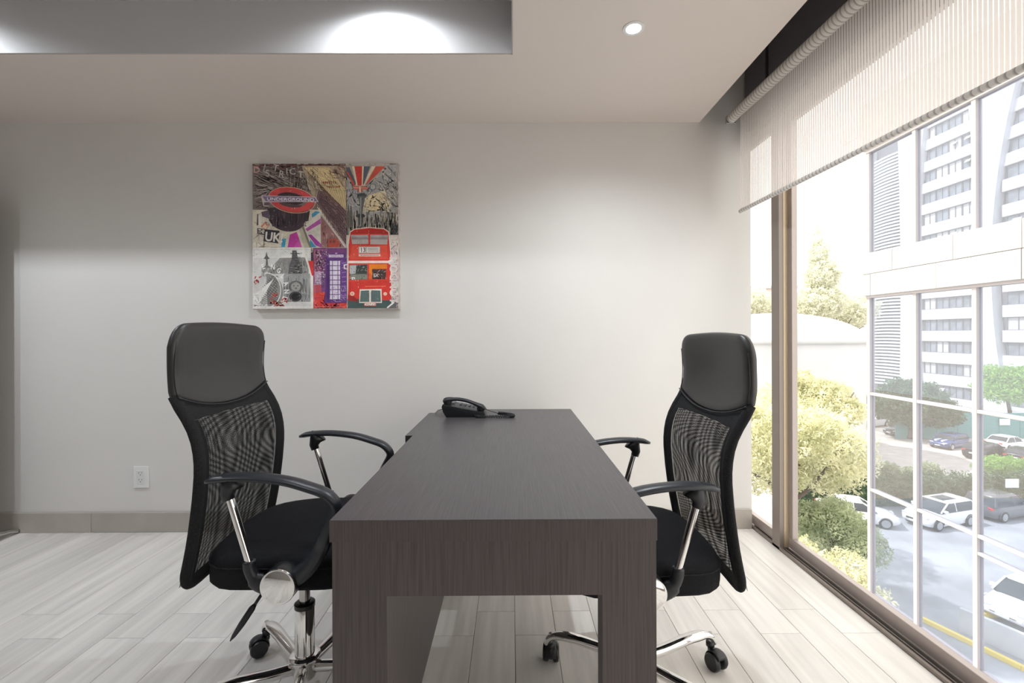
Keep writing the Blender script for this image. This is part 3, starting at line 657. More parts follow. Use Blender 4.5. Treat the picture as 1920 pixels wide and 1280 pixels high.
# title letters over the top
for ch, x, y, r in (('D', 148, 168, 0), ('I', 216, 150, 14), ('S', 240, 196, -8), ('T', 288, 150, 12), ('R', 330, 196, 10), ('I', 384, 180, 0), ('C', 412, 184, -6), ('T', 470, 200, 8)): text(ch, x, y, 46, (196, 150, 146) if ch == 'D' else (186, 178, 172), r, 1, .012)
# bottom-left engraving
rect(150, 726, 566, 1142, (190, 188, 184)); rect(156, 732, 560, 790, (204, 202, 196))
poly([(270, 866), (340, 790), (520, 786), (548, 838), (548, 905), (270, 905)], (130, 128, 124)); scribble(275, 795, 545, 900, 110, [(92, 90, 88), (160, 158, 152), (110, 108, 104)], (10, 60), (1, 4), (60, 120), inside=lambda x, y: x > 340 or y > 866-(x-270)*1.08)
poly([(236, 850), (240, 800), (222, 795), (236, 775), (243, 742), (250, 775), (266, 795), (250, 800), (254, 850)], (92, 90, 88)); rect(206, 862, 280, 925, (150, 148, 142)); poly([(206, 862), (244, 838), (282, 862)], (112, 110, 106)); scribble(206, 862, 280, 925, 40, [(90, 88, 86), (200, 198, 190)], (8, 30), (2, 4), (80, 100))
rect(366, 905, 560, 1110, (138, 138, 136)); scribble(366, 905, 560, 1110, 100, [(108, 108, 108), (164, 162, 158), (84, 84, 86)], (20, 120), (1, 4), (80, 100))
poly([(430, 735), (462, 735), (470, 790), (500, 850), (505, 905), (400, 905), (405, 850), (425, 800)], (84, 82, 82)); scribble(410, 745, 500, 900, 50, [(54, 54, 56), (130, 128, 122)], (10, 40), (2, 5), (-10, 10))
ell(455, 1000, 48, 40, (110, 108, 106)); ell(455, 1000, 34, 32, (146, 144, 138)); ring(455, 1000, 52, 44, 38, 34, (92, 90, 88)); ell(440, 993, 5, 4, (50, 50, 50)); ell(470, 993, 5, 4, (50, 50, 50)); poly([(448, 1008), (464, 1008), (456, 1018)], (60, 60, 60))
ring(452, 1072, 48, 38, 30, 26, (60, 58, 60)); ell(452, 1072, 30, 26, (28, 28, 30)); ring(452, 1072, 50, 40, 47, 37, (150, 148, 144))
ell(250, 1040, 112, 132, (130, 128, 124), -95, 90); lay[0] += 1
for k in range(16):
    y = 925+k*13; pts = [(270-min(100, k*9)+q*12, y+(6 if q % 2 else -4)) for q in range(int(6+k*.7))]
    for a, c in zip(pts, pts[1:]):
        if c[0] < 356 and c[1] < 1140: line(a[0], a[1], c[0], c[1], 4, (64, 62, 62))
poly([(150, 1060), (296, 940), (225, 1060), (176, 1142), (150, 1142)], (206, 204, 198)); scribble(150, 1060, 225, 1140, 40, [(150, 148, 142), (220, 218, 212)], (10, 40), (2, 4))
for k in range(24):
    a0, a1 = math.radians(-100+k*8), math.radians(-92+k*8); line(245+100*math.cos(a0), 1025+125*math.sin(a0), 245+100*math.cos(a1), 1025+125*math.sin(a1), 6, (214, 212, 206))
for ch, a in zip('ENGLAND', (-104, -78, -58, -38, -18, 1, 19)):
    r = math.radians(a); text(ch, 245+132*math.cos(r)-8*math.cos(r), 1010+150*math.sin(r)+8, 36, (220, 218, 212), a+90+(-6), .8, .02)
lay[0] += 1
for cx, cy, r in ((165, 955, 22), (300, 1062, 20), (375, 1100, 16), (285, 1110, 14), (330, 1130, 18), (312, 1125, 14), (355, 1138, 12)):
    for _ in range(12): x, y = cx+R_.uniform(-r, r), cy+R_.uniform(-r, r); line(x, y, x+R_.uniform(-r, r)*1.2, y+R_.uniform(-r, r), R_.uniform(4, 9), (176, 70, 58))
for a in ((142, 715, 142+425, 726), (142, 726, 150, 1160), (142, 1142, 575, 1160)): rect(*a, (206, 202, 196))
poly([(500, 715), (512, 715), (582, 930), (582, 1158), (566, 1158), (566, 930)], (210, 204, 196)); poly([(545, 812), (582, 812), (582, 920), (572, 920)], (200, 48, 40))
# phone box panel
rect(582, 718, 826, 1158, (112, 64, 112)); rect(582, 1040, 826, 1158, (196, 60, 50)); rect(582, 985, 640, 1045, (168, 70, 84)); rect(586, 730, 640, 900, (120, 60, 84)); scribble(590, 730, 680, 960, 160, [(150, 120, 140), (84, 40, 84), (190, 170, 180), (110, 44, 70)], (8, 40), (2, 7)); rect(594, 890, 660, 985, (166, 140, 160)); rect(640, 900, 662, 1010, (92, 60, 100)); scribble(590, 900, 660, 985, 40, [(196, 180, 190), (130, 96, 130)], (8, 30), (2, 5)); scribble(584, 1040, 824, 1156, 70, [(214, 80, 60), (176, 40, 44), (150, 50, 90)], (20, 80), (3, 9), (0, 180))
poly([(676, 790), (690, 760), (812, 756), (826, 790), (826, 1120), (664, 1120)], (86, 50, 110)); rect(690, 764, 806, 790, (120, 84, 134)); rect(696, 768, 802, 786, (206, 190, 204)); text('TELEPHONE', 703, 783, 11, (110, 80, 124), 0, 1.15, .01); ell(750, 757, 8, 4, (190, 160, 190)); rect(680, 800, 700, 1112, (72, 40, 96)); rect(704, 812, 778, 1092, (200, 190, 202)); lay[0] += 1
for k in range(1, 8): line(704, 812+k*35, 778, 812+k*35, 6, (104, 70, 124))
line(722, 812, 722, 1092, 5, (104, 70, 124)); line(762, 812, 762, 1092, 5, (104, 70, 124)); rect(782, 812, 822, 1110, (98, 60, 124)); lay[0] += 1
for k in range(8): line(790, 830+k*34, 822, 826+k*34, 5, (150, 120, 160))
scribble(704, 980, 820, 1110, 40, [(140, 110, 160), (180, 160, 184)], (8, 30), (2, 4)); rect(592, 732, 595, 1150, (190, 120, 130)); rect(592, 1146, 820, 1149, (220, 130, 110)); rect(592, 730, 680, 733, (190, 110, 130))
# double-decker bus
rect(826, 625, 1203, 720, (206, 198, 188)); rect(1140, 720, 1203, 1158, (196, 186, 180))
poly([(832, 1020), (836, 700), (850, 600), (880, 580), (990, 566), (1100, 576), (1136, 600), (1150, 760), (1160, 1158), (826, 1158)], (222, 212, 202))
poly([(836, 1020), (840, 700), (854, 604), (884, 584), (990, 572), (1098, 581), (1130, 604), (1144, 760), (1150, 1120), (830, 1110)], (198, 58, 46))
poly([(858, 606), (886, 588), (990, 577), (1096, 586), (1124, 606), (1126, 614), (856, 614)], (176, 46, 40))
poly([(856, 624), (984, 622), (984, 690), (866, 690)], (170, 160, 158)); poly([(998, 622), (1128, 624), (1122, 694), (998, 692)], (172, 162, 160)); poly([(862, 640), (984, 640), (984, 656), (864, 656)], (140, 130, 132)); rect(1000, 640, 1124, 656, (142, 132, 134))
poly([(866, 700), (1120, 700), (1126, 800), (850, 800)], (206, 74, 58)); rect(912, 708, 1070, 758, (168, 150, 144)); rect(918, 712, 964, 752, (216, 208, 200)); text('13', 924, 748, 32, (70, 60, 60), 0, .9, .02); rect(972, 712, 1066, 752, (206, 198, 190)); lay[0] += 1
for k in range(3): line(980, 721+k*11, 1058, 721+k*11, 4, (120, 108, 104))
rect(914, 764, 1072, 780, (210, 190, 180)); line(926, 772, 1060, 772, 4, (130, 110, 104), True)
rect(832, 812, 1150, 830, (220, 206, 196)); ell(1150, 822, 22, 20, (220, 212, 206))
poly([(844, 842), (978, 838), (978, 950), (846, 952)], (90, 92, 86)); poly([(848, 846), (896, 844), (890, 905), (848, 910)], (168, 170, 170)); poly([(900, 844), (972, 842), (974, 905), (892, 908)], (58, 60, 58)); rect(846, 912, 976, 948, (120, 120, 108)); rect(862, 932, 886, 950, (226, 222, 214)); scribble(846, 842, 976, 948, 36, [(140, 142, 132), (60, 64, 60)], (6, 26), (2, 5))
poly([(990, 838), (1120, 838), (1120, 870), (1010, 872), (1010, 945), (990, 945)], (216, 122, 30)); rect(1012, 874, 1112, 946, (66, 52, 50)); scribble(1012, 874, 1112, 946, 40, [(170, 150, 140), (110, 60, 50), (40, 34, 36)], (6, 26), (2, 6)); rect(990, 905, 1012, 948, (200, 96, 40)); text('EX', 1020, 930, 24, (190, 180, 172), 0, .9, .02)
poly([(838, 960), (1150, 958), (1150, 1110), (834, 1100)], (196, 52, 44)); line(960, 1000, 1110, 998, 4, (226, 120, 90), True); line(850, 965, 850, 1060, 3, (150, 36, 36), True)
poly([(920, 1020), (1080, 1018), (1082, 1118), (916, 1120)], (214, 204, 192)); poly([(928, 1032), (990, 1028), (990, 1112), (922, 1112)], (74, 92, 90)); poly([(1002, 1028), (1070, 1030), (1074, 1112), (1002, 1112)], (74, 92, 90)); lay[0] += 1
for k in range(7): line(932+k*9, 1034, 930+k*9, 1110, 2, (120, 136, 132)); line(1008+k*9, 1034, 1009+k*9, 1110, 2, (120, 136, 132))
poly([(984, 1020), (1010, 1020), (998, 1050), (998, 1112), (994, 1112), (994, 1050)], (214, 204, 192)); ell(866, 1052, 16, 15, (226, 200, 180)); ell(866, 1052, 10, 9, (206, 150, 130)); ell(1106, 1054, 14, 13, (220, 180, 160))
rect(830, 1090, 916, 1158, (72, 80, 76)); rect(1082, 1100, 1150, 1158, (60, 80, 78)); rect(830, 1120, 1200, 1158, (66, 84, 80)); poly([(834, 1062), (880, 1072), (910, 1110), (836, 1100)], (150, 36, 34)); rect(952, 1118, 1040, 1142, (200, 60, 54)); rect(956, 1122, 1036, 1138, (224, 214, 206)); text('WLT 676', 962, 1136, 11, (60, 50, 50), 0, 1.2, .01)
poly([(1120, 1158), (1180, 1110), (1203, 1158)], (90, 96, 96)); line(1120, 1158, 1170, 1115, 12, (220, 214, 208), True); poly([(804, 840), (832, 836), (832, 842), (812, 846), (812, 866), (832, 868), (832, 874), (806, 872)], (222, 214, 206))
scribble(1150, 640, 1203, 1150, 120, [(206, 180, 176), (170, 150, 150), (186, 100, 96), (120, 84, 120)], (6, 30), (2, 6))
text('LONDON', 1196, 1112, 56, (205, 196, 190), -90, .92, .03)
scribble(142, 103, 1203, 1158, 500, [(216, 208, 198), (120, 104, 100), (190, 178, 168)], (3, 14), (1, 2.2))
scribble(146, 103, 1203, 112, 60, [(90, 60, 60), (200, 190, 184)], (10, 40), (1, 4), (-4, 4)); scribble(1190, 103, 1204, 1158, 60, [(196, 160, 156), (220, 210, 204)], (10, 40), (1, 3), (86, 94))
me = bpy.data.meshes.new('printed_collage'); me.from_pydata(PV, [], PF)
ca = me.color_attributes.new('Col', 'FLOAT_COLOR', 'CORNER'); arr = []
for f, c in zip(PF, PC): arr += [*c, 1.0]*len(f)
ca.data.foreach_set('color', arr)
tag(link('printed_collage', me, print_mat(), pic), 'printed collage on the canvas face')

# ================================================================ OUTDOORS
GZ = -11.0
M_asph = mat('asphalt', (.36, .375, .40), .85, noise=((.35, .35, 1), .30, 6))
M_grav = mat('gravel', (.55, .50, .45), .95, noise=((1.2, 1.2, 1), .16, 6))
M_bw = mat('white_render', (.56, .57, .60), .7, noise=((.3, .3, .3), .04))
M_win = mat('far_window_glass', (.20, .22, .25), .15, noise=((.6, .6, .6), .35))
M_winl = mat('far_window_blind', (.46, .46, .46), .5)
M_fr = mat('far_window_frame', (.14, .145, .16), .5)
b = NB(); box(b, -60, 140, -40, 33.2, GZ-.5, GZ); struct('street', b, M_asph)
b = NB(); box(b, -60, 140, 33.2, 140, GZ-.5, GZ+.01); struct('parking_lot', b, M_grav)
# -- the glazed wing : mullions, transoms, panes, stone band
AX = 9.0
wing = empty('glazed_wing', (AX, 8, GZ), 0, 'pale grid of tall windows with a white stone band, outside at right', 'building')
def wpart(name, bm, m, par=None, **k):
    o = fin(name, bm, m, wing if par is None else par, **k)
    if par is None: o.matrix_parent_inverse = Matrix.Translation((-AX, -8, -GZ))
    return o
YM = [11.365-1.307*k for k in range(8)]
M_wg = glass_mat('wing_glass', (.80, .84, .92), .13)  # see-through panes; the mirrored scene is built as solids behind them
stone_blocks = []
for y in YM:
    b = NB(); box(b, AX-.06, AX+.08, y-.045, y+.045, -5.36, 2.066, .006); wpart('mullion', b, M_mull)
    b = NB(); box(b, AX-.06, AX+.08, y-.045, y+.045, 3.132, 5.70, .006); wpart('mullion', b, M_mull)
for z in (-.359, -2.757):
    b = NB(); box(b, AX-.05, AX+.07, YM[-1], YM[0], z-.035, z+.035, .006); wpart('transom', b, M_mull)
b = NB(); box(b, AX-.05, AX+.07, YM[-1], YM[2], -3.12, -3.06, .006); wpart('transom', b, M_mull)
b = NB(); box(b, AX-.08, AX+.10, YM[-1], YM[0]+.05, -5.44, -5.34, .006); wpart('sill', b, M_mull)
b = NB(); box(b, AX-.08, AX+.10, YM[-1], YM[0]+.05, 2.03, 2.10, .006); wpart('head_rail', b, M_mull)
b = NB(); box(b, AX-.08, AX+.10, YM[-1], YM[0]+.05, 5.66, 5.74, .006); wpart('head_rail', b, M_mull)
for y1, y0 in zip(YM, YM[1:]):
    for z0, z1 in ((-5.34, -2.79), (-2.72, -.395), (-.325, 2.03), (3.132, 5.66)):
        b = NB(); box(b, AX-.006, AX+.006, y0+.046, y1-.046, z0, z1); wpart('pane', b, M_wg)
b = NB(); box(b, AX-.10, AX+.25, YM[-1], YM[0]+.10, 2.09, 3.14); core = wpart('stone_band', b, M_stone)
k = 0
for r0, r1, off, L_ in ((2.085, 2.62, .3, 1.55), (2.625, 3.145, .95, 1.25)):
    y = YM[0]+.13
    q = off
    while y > YM[-1]:
        y0 = y-q; b = NB(); d = R_.uniform(0, .012); box(b, AX-.135-d, AX-.10, y0+.006, y-.006, r0+.004, r1-.004, .006)
        o = fin('stone_panel', b, M_stone, core); y = y0; q = L_+R_.uniform(-.25, .25); k += 1
b = NB(); box(b, AX-.12, AX+.25, YM[-1], YM[0]+.13, 5.74, 6.9); wpart('parapet', b, M_stone)
b = NB(); box(b, AX-.10, AX+.12, YM[-1], YM[0]+.06, -7.2, -5.44); wpart('base_wall', b, M_stone)

# -- white office tower mirrored in the wing, built solid behind it (facade on x = TX, facing the window)
TX = 66.0
tow = empty('office_tower', (TX, 70, GZ), 0, 'tall white office tower with window bands and a louvred end, far right', 'building')
def tpart(name, bm, m, par=None, **k):
    o = fin(name, bm, m, tow if par is None else par, **k)
    if par is None: o.matrix_parent_inverse = Matrix.Translation((-TX, -70, -GZ))
    return o
def py2y(px): return TX*853/(px-964.5)
b = NB(); box(b, TX+.8, TX+12, 52, py2y(1640)+2, GZ, 40); tpart('core', b, M_fr)
nrow = 15; z0w = 5.7-3.37*4
bays = [(py2y(1838)+.1, py2y(1737)), (52.2, py2y(1893))]
# spandrels
for r in range(nrow+1):
    zc = z0w+3.37*(r-.5)
    for (ya, yb) in bays:
        b = NB(); box(b, TX+.1, TX+.85, ya-.3, yb+.3, zc-.80, zc+.80, .03); tpart('spandrel', b, M_bw)
def win_mesh(w, h, kind):
    bb = NB(); box(bb, -.0, .08, -w/2, w/2, -h/2, h/2)
    m_ = bpy.data.meshes.new('window_pane'); bmesh.ops.recalc_face_normals(bb, faces=bb.faces); bb.to_mesh(m_); bb.free(); m_.materials.append(M_win if kind == 0 else M_winl); return m_
def frame_mesh(w, h):
    bb = NB(); t = .09
    box(bb, -.06, .1, -w/2, w/2, h/2-t, h/2); box(bb, -.06, .1, -w/2, w/2, -h/2, -h/2+t); box(bb, -.06, .1, -w/2, -w/2+t, -h/2+t, h/2-t); box(bb, -.06, .1, w/2-t, w/2, -h/2+t, h/2-t)
    box(bb, -.05, .1, -.05, .05, -h/2+t, h/2-t)
    m_ = bpy.data.meshes.new('window_frame'); bmesh.ops.recalc_face_normals(bb, faces=bb.faces); bb.to_mesh(m_); bb.free(); m_.materials.append(M_fr); return m_
for bi, (ya, yb) in enumerate(bays):
    nb = 4 if bi == 0 else 3; w = (yb-ya)/nb; h = 1.77
    fm = frame_mesh(w-.04, h); pm = [win_mesh(w-.2, h-.15, 0), win_mesh(w-.2, h-.15, 1)]
    for r in range(nrow):
        for k in range(nb):
            f = link('window_frame', fm, None, tow); f.location = (TX+.45-TX, ya+w*(k+.5)-70, z0w+3.37*r-GZ)
            p = link('window_pane', pm[1 if R_.random() < .22 else 0], None, f); p.location = (.02, 0, 0)
            if R_.random() < .16:
                b = NB(); box(b, -.04, 0, -w*.2, w*.2, -.5, 0); o = fin('open_casement', b, M_winl, f); o.location = (-.08, 0, .4); o.rotation_euler = (0, .6, 0)
# curved white pilasters
def pilaster(ya, yb, flare):
    b = NB(); V = []
    for k in range(25):
        z = GZ+51*k/24; u = abs(z-10)/20; d = flare*u*u
        V.append([b.verts.new(p) for p in ((TX+.9, ya-d, z), (TX-.5, ya-d, z), (TX-.5, yb+d*.3, z), (TX+.9, yb+d*.3, z))])
    for a, c in zip(V, V[1:]):
        for i in range(4): b.faces.new((a[i], a[(i+1) % 4], c[(i+1) % 4], c[i]))
    b.faces.new(V[0]); b.faces.new(V[-1]); tpart('pilaster', b, M_bw)
pilaster(py2y(1731), py2y(1703), 1.1); pilaster(py2y(1876), py2y(1846), 2.2)
b = NB(); box(b, TX-.1, TX+.9, py2y(1646), py2y(1640)+1.5, GZ, 40); tpart('corner_pier', b, M_bw)
sm = None
yb, ya = py2y(1646), py2y(1700)
M_louv = mat('louvre_metal', (.62, .66, .70), .4)
for r in range(72):
    z = GZ+3.2+r*.56
    if sm is None:
        b = NB(); n = 8; V = []
        for i in range(n+1):
            y = (ya+(yb-ya)*i/n)-(ya+yb)/2; d = .18*math.sin(i/n*PI)
            V.append([b.verts.new(p) for p in ((.5, y, -.14+d*.5), (-.05-d, y, -.17+d*.4), (-.05-d, y, .10+d*.4), (.5, y, .14+d*.5))])
        for a, c in zip(V, V[1:]):
            for i in range(4): b.faces.new((a[i], a[(i+1) % 4], c[(i+1) % 4], c[i]))
        o = tpart('louvre_slat', b, M_louv); sm = o.data; o.matrix_parent_inverse = Matrix()
    else: o = link('louvre_slat', sm, None, tow)
    o.location = (0, (ya+yb)/2-70, z-GZ)
b = NB(); box(b, TX-.1, TX+.5, 52, 90, 38.5, 41); tpart('cornice', b, M_bw)

# -- foliage
def leaf_cloud(name, m, par, blobs, n, size, seed, flat=.6):
    rg = np.random.default_rng(seed); P = []
    tot = sum(r[0]*r[1]*r[2] for _, r in blobs)
    for c, r in blobs:
        k = int(n*r[0]*r[1]*r[2]/tot)
        v = rg.normal(size=(k, 3)); v /= np.linalg.norm(v, axis=1)[:, None]; rad = rg.uniform(.25, 1, k)**(1/2.4)
        # lobes
        lob = 1+.16*np.sin(v[:, 0]*9+seed)*np.cos(v[:, 1]*8+v[:, 2]*7)
        P.append(np.array(c)+v*np.array(r)*(rad*lob)[:, None])
    P = np.concatenate(P); k = len(P)
    a = rg.normal(size=(k, 3)); a /= np.linalg.norm(a, axis=1)[:, None]; c_ = rg.normal(size=(k, 3)); b_ = np.cross(a, c_); b_ /= np.linalg.norm(b_, axis=1)[:, None]
    s = size*rg.uniform(.6, 1.3, k)[:, None]
    V = np.stack([P-a*s, P+b_*s*flat*.6, P+a*s, P-b_*s*flat*.6], 1).reshape(-1, 3)
    me = bpy.data.meshes.new(name); me.vertices.add(len(V)); me.vertices.foreach_set('co', V.ravel()); me.loops.add(4*k); me.loops.foreach_set('vertex_index', np.arange(4*k))
    me.polygons.add(k); me.polygons.foreach_set('loop_start', np.arange(0, 4*k, 4)); me.polygons.foreach_set('loop_total', np.full(k, 4)); me.update(calc_edges=True)
    o = link(name, me, m, par); return o
M_l1 = leaf_mat('leaf_yellow_green', (.46, .47, .28), (.92, .89, .66), .45)  # leaf tones whitened, overexposure put into the colour
M_l5 = leaf_mat('leaf_pale_hazy', (.62, .64, .52), (.92, .91, .80), .5)  # far haze and overexposure painted into the leaf colour
M_l2 = leaf_mat('leaf_mid_green', (.27, .34, .20), (.62, .66, .45), .4)
M_l3 = leaf_mat('leaf_dark_green', (.05, .11, .06), (.17, .27, .14), .3)
M_l4 = leaf_mat('leaf_bright_green', (.20, .40, .08), (.42, .62, .20), .4)
M_bark = mat('bark', (.13, .10, .085), .95, noise=((3, 3, 1), .4))
def tree(name, label, x, y, cz, r, n, size, m, seed, group=None, blobs=None, cat='tree', trunk=True):
    t = empty(name, (x, y, GZ), 0, label, cat, group); rg = random.Random(seed); h = cz-GZ
    if blobs is None:
        blobs = [((0, 0, h), (r*.62, r*.62, r*.62))]
        for k in range(9):
            a = k*2.4; e = rg.uniform(-.6, .8); blobs.append(((r*.58*math.cos(a), r*.58*math.sin(a), h+r*.62*e), (r*.42, r*.42, r*.36)))
    leaf = leaf_cloud('foliage', m, t, blobs, n, size, seed); tag(leaf, kind='stuff')
    if trunk:
        b = NB(); pts = smoothpath([(0, 0, 0), (.15*r*.2, 0, h*.35), (-.1, .1, h*.7), (.1, 0, h)], 4); tube(b, pts, [(.055*r+.05)*(1-.6*i/(len(pts)-1)) for i in range(len(pts))], 8); fin('trunk', b, M_bark, t, True)
        for k in range(6):
            a = k*1.05+seed; b = NB(); pts = smoothpath([(0, 0, h*.55+k*.2), (r*.3*math.cos(a), r*.3*math.sin(a), h*.8), (r*.75*math.cos(a), r*.75*math.sin(a), h+r*.35*math.sin(k*2.1))], 4); tube(b, pts, [(.025*r+.03)*(1-.7*i/(len(pts)-1)) for i in range(len(pts))], 6); fin('branch', b, M_bark, t, True)
    return t
tree('leafy_tree', 'large sunlit tree close outside, right of the window post', 12.2, 20.0, -3.9, 3.2, 42000, .085, M_l1, 1)
tree('leafy_tree', 'yellow green tree filling the narrow pane left of the window post', 12.6, 25.5, -4.6, 3.6, 36000, .10, M_l1, 2)
tree('leafy_tree', 'greener tree low beside the edge of the glazed wing', 14.6, 20.6, -7.7, 2.1, 20000, .085, M_l2, 3)
tree('leafy_tree', 'low pale tree under the window beside the sliding track', 10.6, 15.4, -7.6, 1.9, 20000, .07, M_l1, 4)
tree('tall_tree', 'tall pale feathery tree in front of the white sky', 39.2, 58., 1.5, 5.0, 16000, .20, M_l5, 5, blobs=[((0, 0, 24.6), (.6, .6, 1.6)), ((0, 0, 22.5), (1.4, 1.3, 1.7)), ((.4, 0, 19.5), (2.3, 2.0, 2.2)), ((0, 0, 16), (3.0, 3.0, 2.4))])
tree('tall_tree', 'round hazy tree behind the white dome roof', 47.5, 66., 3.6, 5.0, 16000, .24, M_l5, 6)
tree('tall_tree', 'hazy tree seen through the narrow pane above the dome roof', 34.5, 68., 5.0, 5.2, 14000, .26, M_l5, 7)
tree('leafy_tree', 'leafy tree between the dome roof and the glazed wing', 22.4, 33., -3.9, 2.8, 24000, .12, M_l1, 8)
# domed white roof
dm = empty('domed_hall', (26.6, 46, GZ), 0, 'white hall with a low domed roof behind the trees', 'building')
b = NB(); rs = []
for k in range(13): a = k/12*PI/2; rs.append([Vector((8.6*math.cos(a)*math.cos(q), 6*math.cos(a)*math.sin(q), 11.2+3.0*math.sin(a))) if k < 12 else Vector((.05*math.cos(q), .05*math.sin(q), 14.2)) for q in np.linspace(0, 2*PI, 48, endpoint=False)])
rings(b, rs); fin('dome_roof', b, M_bw, dm, True)
b = NB(); lathe(b, [(0, 0), (1, 0), (1, 1), (0, 1)], 48, Matrix.Diagonal((8.3, 5.7, 11.3, 1))); fin('wall', b, M_bw, dm)
# pale house far left
hs_ = empty('pale_house', (44, 84, GZ), 0, 'pale pink house seen through the narrow left pane', 'building')
b = NB(); box(b, -6, 6, -4, 4, 0, 20, .05); fin('wall', b, mat('pink_render', (.72, .62, .58), .8), hs_)
b = NB(); box(b, -6.5, 6.5, -4.5, 4.5, 20, 20.5, .05); fin('roof', b, M_bw, hs_)
for k in range(3):
    for r in range(5): b = NB(); box(b, -4+k*3.2, -2.4+k*3.2, -4.06, -3.95, 3+r*3.3, 5+r*3.3); fin('window', b, M_win, hs_)

# -- hedge, fences, shrubs of the mirrored car park
hedge = empty('clipped_hedge', (30, 32, GZ), 0, 'long clipped dark green hedge behind the parked cars', 'hedge')
tag(leaf_cloud('foliage', M_l3, hedge, [((x, 0, 1.1), (1.0, .55, 1.25)) for x in np.arange(-10.5, 12, .8)], 34000, .11, 11), kind='stuff')
b = NB(); box(b, -11, 12, -.25, .25, 0, 1.7); fin('core', b, M_l3, hedge)
b = NB(); box(b, -.45, .45, -.03, .03, -.3, .3, .01); sg = fin('hedge_sign', b, M_white); sg.location = (34.5, 31.2, GZ+1.75); tag(sg, 'small blank white sign hanging on the clipped hedge', 'sign')
for i, (x, y, r, lb) in enumerate(((24.6, 33.4, 1.8, 'feathery shrub above the hedge at its left end'), (27.3, 33.6, 1.5, 'feathery shrub above the middle of the hedge'), (30.3, 33.6, 1.6, 'feathery shrub above the hedge behind the white car'))):
    tree('feathery_shrub', lb, x, y, GZ+2.4, r, 5000, .11, M_l2, 20+i, 'shrubs above the hedge', cat='shrub', trunk=False, blobs=[((0, 0, 1.5), (r, .8, .8)), ((.5, 0, 2.0), (r*.6, .6, .6))])
tree('round_bush', 'bright lime green bush on the right behind the hedge', 36.5, 33.8, GZ+2.3, 1.6, 5000, .10, M_l4, 24, cat='shrub', trunk=False, blobs=[((0, 0, 2.2), (2.1, .8, .75))])
tree('dark_tree', 'broad dark green tree over the parked cars', 45.6, 52, GZ+3.6, 4.6, 24000, .20, M_l3, 25, blobs=[((0, 0, 4.2), (4.0, 2.6, 2.6)), ((-2.7, 0, 4.2), (2.2, 2.0, 1.3)), ((3.2, 0, 3.0), (2.6, 2, 1.7)), ((-.5, 0, 5.4), (2.2, 1.6, 1.3))])
tree('palm_like_tree', 'bright feathery tree at the foot of the tower', 60.5, 55, GZ+6, 3.4, 9000, .22, M_l4, 26)
tree('round_bush', 'small bright bush left of the dark tree', 37.6, 50, GZ+1.2, 1.2, 3000, .12, M_l4, 27, cat='shrub', trunk=False, blobs=[((0, 0, 2.4), (1.5, 1.2, 1.2))])
M_teal = mat('teal_fence', (.10, .28, .28), .7)
fe = empty('teal_fence', (58, 52, GZ), 0, 'teal green solid fence at the back of the car park', 'fence')
for k in range(12): b = NB(); box(b, -14+k*2.4, -14+k*2.4+2.36, -.04, .04, 0, 2.9, .01); fin('fence_panel', b, M_teal, fe)
b = NB(); box(b, -.6, .6, -.03, .03, -.35, .35, .01); s2 = fin('fence_sign', b, M_white); s2.location = (56.5, 51.85, GZ+1.9); tag(s2, 'white blank sign on the teal fence', 'sign')

